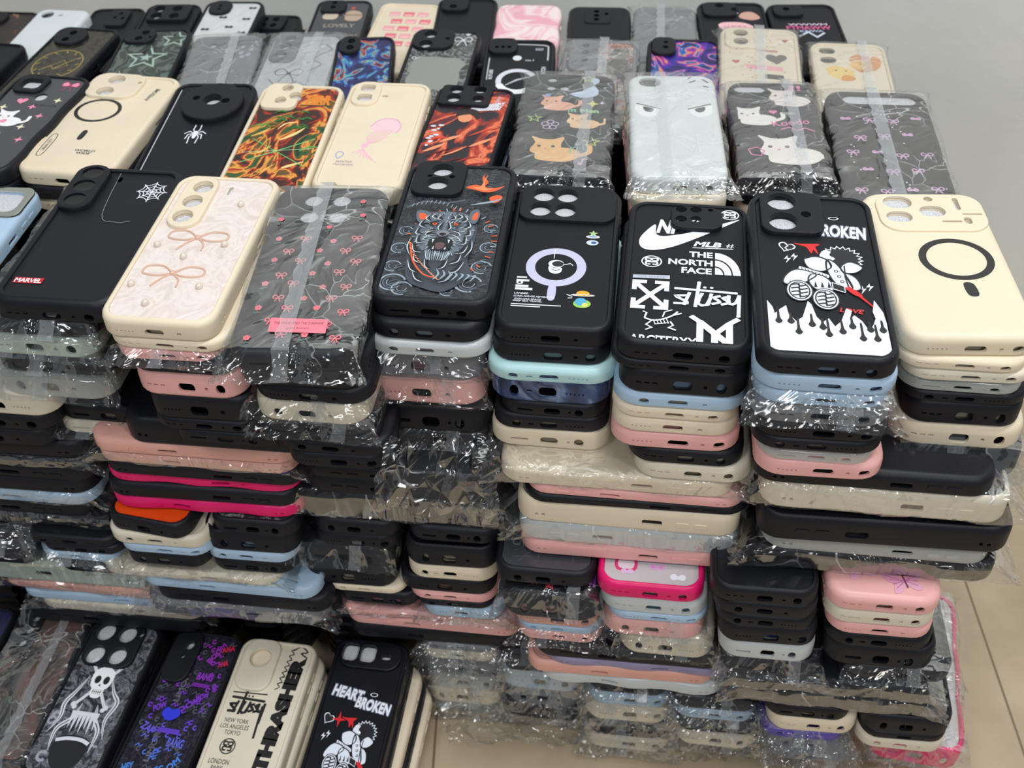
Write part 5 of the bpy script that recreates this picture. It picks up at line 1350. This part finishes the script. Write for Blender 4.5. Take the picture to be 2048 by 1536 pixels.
z7 = col_under('heart', [(1505, 1803, 787, BLUE, dict(p='c')), (1505, 1785, 813, BLUE, dict(w=1, p='c')), (1498, 1785, 850, GREY, w), (1500, 1780, 880, BLACK, dict(s='sil')), (1500, 1770, 904, BLACK, dict(p='e', s='sil')),
               (1515, 1757, 918, CLEAR, dict(p='d')), (1503, 1768, 956, PINK, dict(p='c'))], 'below the heartbroken figure case')
z8 = col_under('creamring', [(1800, 2080, 708, CREAM, dict(p='a')), (1803, 2080, 748, CREAM2, dict(p='a')), (1800, 2062, 775, CLEAR, dict(p='d')), (1800, 2068, 797, BLACK, dict(s='sil')), (1800, 2045, 850, BLACK, dict(p='a', panel=SMOKE)),
               (1780, 2052, 894, CREAM, dict(p='a')), (1772, 2045, 952, BLACK2, dict(w=1, s='sil'))], 'below the cream ring case', -.004)

# --- sideways bundles under the front stacks
gB = 'phone cases laid sideways through the pile'
YB = .535
b8 = column(YB - .003, z7 - .001, [(1500, 2000, 980, BLACK, dict(s='sil')), (1515, 2022, 1031, CREAM2, dict(w=1, s='rim', d='lettered', panel=SMOKE)), (1508, 2028, 1092, BLACK, dict(s='rim', dy=-.004)),
            (1520, 1990, 1114, CLEAR, {}), (1490, 1998, 1148, BLACK, dict(w=1))], 'sideways under the heartbroken figure stack', gB, 1)
b6 = column(YB, z6 - .001, [(998, 1472, 981, CREAM, w), (1050, 1495, 1002, PINK, {}), (1045, 1500, 1018, BLACK, dict(s='sil')), (1033, 1483, 1058, CREAM, dict(s='rim')), (1035, 1480, 1094, FROST, w), (1038, 1465, 1121, PINK, dict(s='sil'))],
            'sideways under the streetwear logo stack', gB, 1)
b4 = column(YB + .008, min(z4, z3) - .001, [(612, 1000, 965, BLACK, dict(s='rim')), (615, 1000, 996, BLACK, dict(s='sil')), (600, 1005, 1044, BLACK2, w)], 'sideways below the tiger stack', gB, 1)
b2 = column(YB + .008, z2 - .001, [(330, 570, 898, BLACK, dict(s='sil')), (183, 590, 916, PEACH, {}), (195, 590, 936, PEACH, w), (210, 605, 960, BLACK, dict(s='sil')), (225, 580, 972, HOT, dict(s='sil', wave=.9, dy=.003)), (215, 595, 1003, BLACK, dict(s='sil')), (232, 590, 1024, HOT, dict(s='sil', wave=.9))],
            'sideways below the pearly bow stack', gB, 1, auto=0)
b1 = column(YB + .008, z1 - .001, [(-240, 170, 905, BLACK, dict(s='sil')), (-240, 185, 924, BLACK, w), (-230, 190, 950, BLACK, dict(s='sil')), (-230, 188, 976, BLACK, dict(s='sil')), (-220, 190, 998, BLUE, w), (-220, 185, 1020, BLACK, {}), (-180, 235, 1042, BLACK, w)],
            'sideways below the spider web stack', gB, 1)

# --- lower end-on stacks
gC = 'phone cases in the lower front stacks'
YC = .538
STR = lambda a: [a.poly([(8 + k * 3.4, -64), (10 + k * 3.4, -64), (12 + k * 3.4, -58), (10 + k * 3.4, -58)], (225, 228, 236)) for k in range(6)]
c0 = column(YC, b1 - .001, [(-130, 60, 1078, BLACK, w), (-120, 62, 1098, BLACK, w), (-110, 75, 1124, BLACK, {})], 'in low stack at the left edge', gC, auto=0)
c1 = column(YC, b1 - .001, [(42, 226, 1068, BLACK, dict(s='rim')), (72, 236, 1086, BLACK, dict(s='rim')), (78, 240, 1120, BLUE, w), (118, 265, 1146, BLACK, {})], 'in low stack left of the orange-backed case', gC, auto=0)
c2 = column(YC - .016, b2 - .001, [(235, 402, 1072, BLACK, dict(s='rim', panel=ORANGE, yaw=-7, d='orange-backed')), (218, 415, 1092, CREAM2, dict(s='rim')), (235, 420, 1108, BLUE, {}), (262, 405, 1131, BLACK, {})], 'in low stack topped by the orange panel', gC)
c3 = column(YC - .012, b2 - .001, [(420, 592, 1070, BLACK, dict(s='rim', panel=MARBLEDK)), (408, 592, 1104, BLACK, dict(s='rim')), (405, 588, 1122, BLUE, {}), (420, 590, 1144, BLACK, {})], 'in low stack right of the orange-backed case', gC)
c4 = column(YC, b4 - .001, [(622, 800, 1070, BLACK, {}), (628, 797, 1095, BLACK, {}), (603, 790, 1133, BLACK, w), (610, 790, 1170, BLACK, dict(panel=SMOKE)), (648, 812, 1184, CREAM, {}), (690, 825, 1208, BLACK, {})], 'in low stack under the tiger stack', gC)
c5 = column(YC - .012, b4 - .001, [(812, 1000, 1085, BLACK, {}), (808, 992, 1134, BLACK, dict(s='rim', panel=BLACK2, art=STR)), (812, 992, 1160, CREAM, dict(p='e')), (800, 990, 1185, BLACK, {}), (815, 992, 1202, PINK, {}), (825, 990, 1214, BLACK, {}), (850, 1000, 1236, BLUE, w)],
            'in low stack with white-striped case', gC)
def SC(a):
    a.text('SLEEP\nCITIZEN', -14, -50, 28, 16, (112, 116, 122), rot=-8, bold=.3)
    for i in range(20): a.stroke([(R2.uniform(-32, 32), R2.uniform(-74, -30)), (R2.uniform(-32, 32), R2.uniform(-74, -30))], .6, (80, 84, 90))
def GR(a):
    a.ring(-27, -52, 3.5, 7.5, (240, 130, 50), a0=60, a1=400); a.star(-14, -68, 4, (236, 100, 60)); a.star(-2, -70, 6, (236, 84, 110)); 
    for i in range(9): a.blob([(2 + i * 4 - 3, -52 - i), (2 + i * 4, -46 - i), (2 + i * 4 + 3, -51 - i), (2 + i * 4, -58 - i * 1.5)], (226, 70, 180) if i < 4 else (160, 70, 190), 3)
def HP(a):
    a.blob([(-26, -66), (-26, -54), (-12, -54), (-12, -66)], (222, 60, 120), 4); a.blob([(-24, -64), (-24, -56), (-14, -56), (-14, -64)], (226, 214, 222), 4)
    a.bow(4, -62, 5, (220, 170, 214), 1.6, False, fill=(214, 150, 210)); a.bow(20, -70, 5, W_, 1.4, False, fill=W_); a.bow(-18, -68, 4, (226, 190, 226), 1.2, False, fill=(226, 190, 226))
def BF(a):
    P = (206, 120, 160)
    for x, y, k in ((14, -64, 1.0), (-16, -56, .9), (20, -24, .8)):
        a.at(x, y, k, 15)
        for sg in (-1, 1): 
            a.blob([(0, 0), (sg * 6, 8), (sg * 14, 9), (sg * 11, 1), (sg * 4, -1)], (228, 160, 188)); a.blob([(0, -1), (sg * 8, -2), (sg * 10, -9), (sg * 4, -8)], (232, 172, 196))
            for q in range(4): a.stroke([(0, 0), (sg * (12 - q * 1.5), 7 - q * 4)], .7, P)
        a.stroke([(0, 5), (0, -6)], 1.2, (130, 60, 100)); a.at()
d6 = column(YC - .016, b6 - .001, [(990, 1192, 1170, BLACK, dict(s='rim', panel=SMOKE, art=SC, p='b', d='engraved')), (1003, 1203, 1238, BLACK2, dict(w=1, s='sil', art=GR, d='graffiti-topped', dy=-.006)), (1025, 1200, 1252, PEACH, {}), (1040, 1197, 1264, BLUE, {}), (1035, 1203, 1282, PINK, w)],
            'in low stack beside the hot pink frame', gC)
d7 = column(YC - .022, b6 - .001, [(1193, 1410, 1200, HOT, dict(s='rim', panel=FROST, art=HP, p='a', d='framed')), (1200, 1416, 1228, FROST, dict(s='sil')), (1210, 1416, 1238, BLUE, {}), (1202, 1410, 1274, PINK, w), (1238, 1430, 1312, CREAM2, w)],
            'in low stack topped by the hot pink frame', gC)
d8 = column(YC - .018, b8 - .001, [(1418, 1638, 1208, BLACK, dict(s='rim', p='a')), (1425, 1638, 1233, BLACK, dict(s='rim')), (1430, 1638, 1256, BLACK, dict(s='sil')), (1432, 1634, 1288, BLACK, dict(s='rim')),
            (1435, 1632, 1320, FROST, dict(s='sil', p='d', panel=NEONART)), (1440, 1642, 1352, BLACK, dict(s='rim', w=1))], 'in low stack left of the butterfly case', gC)
d9 = column(YC - .026, b8 - .001, [(1647, 1888, 1226, PINK, dict(s='sil', p='a', art=BF, d='butterfly-print')), (1645, 1876, 1251, CREAM2, dict(p='a')), (1650, 1872, 1272, PINK, {}), (1650, 1872, 1297, BLACK, dict(s='sil')),
            (1645, 1872, 1334, BLACK, dict(s='rim', panel=BLACK2, art=STR)), (1680, 1905, 1360, BLACK, w)], 'in low stack topped by the butterfly case', gC)
# --- second sideways layer and the bottom stacks
YD = .545
e8 = column(YD - .026, min(d8, d9) - .001, [(1455, 1860, 1388, BLACK, dict(s='sil', w=1)), (1460, 1868, 1416, BLACK, dict(s='sil', w=1))], 'sideways under the butterfly stack', gB, 1)
e7 = column(YD - .024, min(d6, d7) - .001, [(1080, 1436, 1326, BLACK, dict(s='sil')), (1120, 1436, 1340, LILAC, dict(s='sil', wave=.9)), (1058, 1425, 1356, PEACH, dict(s='rim')), (1095, 1432, 1376, FROST, dict(s='sil', wave=1.2))],
            'sideways under the hot pink framed stack', gB, 1)
e5 = column(YD - .006, min(c4, c5) - .001, [(685, 1030, 1240, PINK, w), (700, 1035, 1260, PINK, {}), (705, 1040, 1284, BLACK, dict(s='sil'))], 'sideways under the white-striped stack', gB, 1)
e3 = column(YD - .012, min(c2, c3) - .001, [(300, 460, 1160, CREAM2, dict(w=1)), (310, 610, 1186, BLUE, {}), (335, 640, 1212, BLACK, dict(s='sil')), (300, 650, 1238, GREY, w)], 'sideways under the orange-backed stack', gB, 1, auto=0)
e1 = column(YD, min(c0, c1) - .001, [(-20, 290, 1166, PALEGREEN, w), (20, 330, 1186, PEACH, w), (60, 360, 1206, BLUE, {}), (90, 400, 1228, CREAM2, w), (60, 400, 1252, BLACK, {})], 'sideways under the left edge stack', gB, 1, auto=0)
gE = 'phone cases in the bottom stacks'
column(YD, e5 - .001, [(842, 992, 1296, GREY, w), (842, 992, 1320, CREAM2, w), (850, 1000, 1350, GREY, w), (855, 1000, 1378, CLEAR, w), (855, 1005, 1408, CREAM2, w), (860, 1010, 1440, CLEAR, w)], 'in bottom stack behind the low near pile', gE)
column(YD - .006, e5 - .001, [(1000, 1162, 1318, BLACK, w), (1000, 1162, 1345, BLACK, w), (1000, 1165, 1380, BLUE, w), (1010, 1165, 1410, GREY, w), (1010, 1168, 1440, BLACK, w), (1010, 1170, 1468, CREAM2, w)], 'in bottom stack right of the shadowed gap', gE)
column(YD - .022, e7 - .001, [(1172, 1342, 1388, BLACK, w), (1172, 1342, 1412, BLUE, w), (1165, 1340, 1443, CREAM2, w), (1170, 1340, 1474, BLACK, w), (1168, 1340, 1500, CREAM2, w)], 'in bottom stack with the light blue top', gE)
column(YD - .026, min(e7, e8) - .001, [(1345, 1512, 1420, BLACK, w), (1345, 1512, 1440, BLUE, w), (1350, 1512, 1466, BLACK, w), (1350, 1512, 1494, CREAM2, w)], 'in bottom stack left of the violet-edged case', gE)
column(YD - .028, e8 - .001, [(1530, 1700, 1437, BLACK, {}), (1528, 1715, 1464, CREAM, dict(s='sil')), (1522, 1690, 1478, PURPLE, w), (1530, 1705, 1500, GREY, w), (1530, 1705, 1522, GREY, w)], 'in bottom stack with the violet edge', gE)
def FL(a):
    for x, y in ((-24, -70), (22, -70), (30, -66), (-20, -66)): a.circle(x, y, 3, (226, 170, 180))
    for x in (-14, -8, 0, 8, 16): a.stroke([(x, -76), (x + 2, -68), (x + 5, -64)], .9, (150, 170, 110))
column(YD - .034, e8 - .001, [(1722, 1902, 1468, BLACK, dict(s='rim', panel=MARBLEDK)), (1718, 1895, 1480, BLACK, dict(s='sil', art=FL)), (1708, 1897, 1500, CREAM2, dict(p='b')), (1750, 1942, 1530, HOT, dict(s='rim', panel=FROST, wave=1.2, dy=.01, w=1, yaw=-6))], 'in bottom right corner stack', gE)

# --- near low pile: cases under the five printed ones
def under(key, mats, what, shift=(0.0, 0.0)):
    r = tops[key]
    z = r.location[2]; R = random.Random(hash_(key))
    for k, m in enumerate(mats):
        T = .0125
        z -= T
        if z < ZF: break
        me = variant('rim' if m in (BLACK, BLACK2) else 'sil', R.choice('abcf'))
        o = bpy.data.objects.new('phone_case', me); C.objects.link(o)
        o.material_slots[0].link = 'OBJECT'; o.material_slots[0].material = m
        o.location = (r.location[0] + shift[0] * (k + 1) * .5 + R.uniform(-.002, .002), r.location[1] + shift[1] * (k + 1) + R.uniform(-.003, .003), z)
        o.rotation_euler = (0, 0, r.rotation_euler[2] + math.radians(R.uniform(-1.5, 1.5)))
        o.scale = (r.scale[0] * R.uniform(.98, 1.03), r.scale[1], T / .013 * .98)
        tag(o, '%s phone case, %s %s' % (DESC[m.name], ORD[k + 1], what), 'phone case', 'phone cases under the printed ones')
    return z
def hash_(s): return sum(ord(c) * (i + 1) for i, c in enumerate(s))
under('cornerblue', (BLACK, BLACK, BLACK, BLACK), 'below the deep blue corner case'); under('filmed', (BLACK, BLACK, CREAM, BLACK), 'below the filmed see-through case'); under('skull', (BLACK, BLACK, BLACK, CREAM), 'below the skull case', (.002, 0)); under('graffiti', (BLACK, BLACK, CREAM, BLACK), 'below the graffiti word case', (.002, 0))
under('skate', (CREAM2, CREAM, BLACK, BLACK), 'below the cream lettered case', (.006, -.001)); under('heart2', (BLACK, CREAM, BLACK, CREAM), 'below the low heart lettering case', (.007, -.001))
pile = {'catbows': 'pink bow and cat', 'world': 'cream WORLD WIDE', 'spider': 'round camera', 'warm': 'orange swirl', 'jelly': 'jellyfish', 'redfig': 'red figure', 'doodle': 'orange cat doodle', 'eyes': 'angry eyes',
        'whitecats': 'fluffy white cats', 'bowrain': 'lilac bow', 'slate': 'plain grey-backed', 'goldring': 'gold emblem', 'stars': 'camouflage star', 'lilacfilm': 'milky film', 'ribbon': 'black ribbon', 'cosmic': 'blue cosmic', 'mirror': 'wavy mirror',
        'ringdial': 'white dial', 'comic': 'comic print', 'neon': 'violet cosmic', 'speckled': 'speckled cream', 'ducks': 'duck'}
low = {}
for i, (k, d) in enumerate(pile.items()):
    if i > 9: break
    ms = {'eyes': (CREAM, PINK), 'bowrain': (BLACK, BLACK), 'doodle': (BLACK, BLACK), 'whitecats': (BLACK, CREAM), 'warm': (CREAM, BLACK)}.get(k, (BLACK, (BLACK, CREAM, BLUE)[i % 3]))
    low[k] = under(k, ms, 'below the %s case' % d, (.0, -.006) if k == 'eyes' else (0, 0))

# --- everything deeper in the pile that only fills the dark gaps: one uncounted mass of cases
bm = bmesh.new()
def pack(cx, cy, w_, l_, ztop, zbot=ZF, rot=0.0):
    z = ztop - .0006; R = random.Random(int(cx * 1000) + int(cy * 7000))
    while z > zbot + .006:
        T = min(.0135, z - zbot)
        if z - zbot - T < .006: T = z - zbot
        a = rot + math.radians(R.uniform(-.7, .7)); ca, sa = math.cos(a), math.sin(a)
        lps = []
        for d, zz in ((.001, z - T + .0003), (0, z - T + .003), (0, z - .003), (.002, z - .0003)):
            lps.append(([(cx + x * ca - y * sa, cy + x * sa + y * ca) for x, y in rrect(w_ - 2 * d, l_ - 2 * d, .010, 3)], zz))
        loft(bm, lps)
        z -= T
back = ('speckledark', 'paleblue', 'plainblack', 'fourlens', 'whitebows', 'fourlens2', 'toad', 'cards', 'blackplain2', 'pinkwave', 'blackcross', 'greyfilm', 'lucky', 'pinktext')
for k, r in tops.items():
    a = r.rotation_euler[2]; Wd = .078 * r.scale[0] * .97; dy, Ld = 0.0, .15
    if k in low: zt = low[k]
    elif k in back: zt = r.location[2]; dy, Ld = .012, .12
    elif k in pile: zt = r.location[2]; dy, Ld = -.018, .118
    else: continue
    pack(r.location[0] - math.sin(a) * dy, r.location[1] + math.cos(a) * dy, Wd, Ld, zt, ZF, a)
for side_b, xs in ((b8, (.125, .245)), (b6, (-.06, .055)), (b4, (-.245, -.13)), (b2, (-.42, -.30)), (b1, (-.56, -.48))):
    x0, x1 = xs[0] - .02, xs[1] + .02
    pack((x0 + x1) / 2, .664, x1 - x0, .07, {b8: z7, b6: z6, b4: z4, b2: z2, b1: z1}[side_b], side_b)
for zt, x0, x1 in ((min(d8, d9), .13, .27), (min(d6, d7), -.06, .09), (min(c4, c5), -.24, -.09), (min(c2, c3), -.42, -.26), (min(c0, c1), -.58, -.42)):
    pack((x0 + x1) / 2, .664, x1 - x0, .068, zt - .001, max(ZF, zt - .055))
for x in (-.55, -.47, -.39, -.31, -.23): pack(x, .655, .074, .155, e3 - .003)
pm = bm_obj('packed_phone_cases', bm, [BLACK2])
tag(pm, 'uncounted dark phone cases packed beneath the back rows and deep inside the pile', 'phone cases', kind='stuff')

def sheet(pa, pb, pc, pd, nu, nv, amp, seed, label):
    q = bmesh.new(); R = random.Random(seed); g = []
    for j in range(nv + 1):
        row = []
        for i in range(nu + 1):
            u, v = i / nu, j / nv
            p = (pa * (1 - u) + pb * u) * (1 - v) + (pd * (1 - u) + pc * u) * v
            row.append(q.verts.new((p[0] + R.uniform(-.003, .003), p[1] + R.uniform(-.003, .003) + (.002 if i % 2 and j == nv else 0), p[2] + .002 + amp * R.random() ** 2 + amp * .8 * (1 + math.sin(u * 11 + v * 6 + seed)))))
        g.append(row)
    for j in range(nv):
        for i in range(nu):
            a_, b_, c_, d_ = g[j][i], g[j][i + 1], g[j + 1][i + 1], g[j + 1][i]
            if R.random() < .5: q.faces.new((a_, b_, c_)); q.faces.new((a_, c_, d_))
            else: q.faces.new((a_, b_, d_)); q.faces.new((b_, c_, d_))
    tag(bm_obj('plastic_sleeve', q, [FILM], angle=20), label, 'plastic sleeve')
F_ = lambda x, y: at_z(x, y, ZF)
sheet(F_(880, 1420), F_(1130, 1440), F_(1180, 1500), F_(900, 1496), 22, 12, .006, 3, 'empty clear film sleeve on the floor beside the low near pile')
sheet(F_(1150, 1440), F_(1480, 1470), F_(1500, 1532), F_(1160, 1522), 26, 10, .006, 4, 'empty clear film sleeve on the floor under the bottom stacks')
sheet(F_(1520, 1480), F_(1760, 1500), F_(1800, 1560), F_(1500, 1545), 22, 10, .006, 5, 'empty clear film sleeve on the floor by the bottom right stack')

# --- an empty sleeve crumpled over the stack under the tiger case
bm = bmesh.new()
R = random.Random(77)
nu, nv = 15, 9
c = [at_y(760, 912, .520), at_y(1002, 905, .522), at_y(1000, 1052, .520), at_y(742, 1018, .520)]
g = []
for j in range(nv + 1):
    row = []
    for i in range(nu + 1):
        u, v = i / nu, j / nv
        p = (c[0] * (1 - u) + c[1] * u) * (1 - v) + (c[3] * (1 - u) + c[2] * u) * v
        q = Vector(p)
        q.y += -.006 * math.sin(v * 3.1) + R.uniform(-.006, .006) + .004 * math.sin(u * 14 + v * 5)
        q.x += R.uniform(-.0018, .0018); q.z += R.uniform(-.0018, .0018)
        if j == nv: q.z += .0022 if i % 2 else -.0022
        if j == 0: q.y += .012
        row.append(bm.verts.new(q))
    g.append(row)
for j in range(nv):
    for i in range(nu):
        a_, b_, c_, d_ = g[j][i], g[j][i + 1], g[j + 1][i + 1], g[j + 1][i]
        if R.random() < .5: bm.faces.new((a_, b_, c_)); bm.faces.new((a_, c_, d_))
        else: bm.faces.new((a_, b_, d_)); bm.faces.new((b_, c_, d_))
tag(bm_obj('plastic_sleeve', bm, [FILM], angle=20), 'large crumpled empty clear film sleeve hanging over the stack below the tiger case', 'plastic sleeve')

for s in STACKS:
    if s[2] < 8 or s[2] > 19 or s[3] < 66: print('STK', s)
print('n top', sum(1 for o in C.objects if not o.parent and o.type in ('MESH', 'EMPTY')))
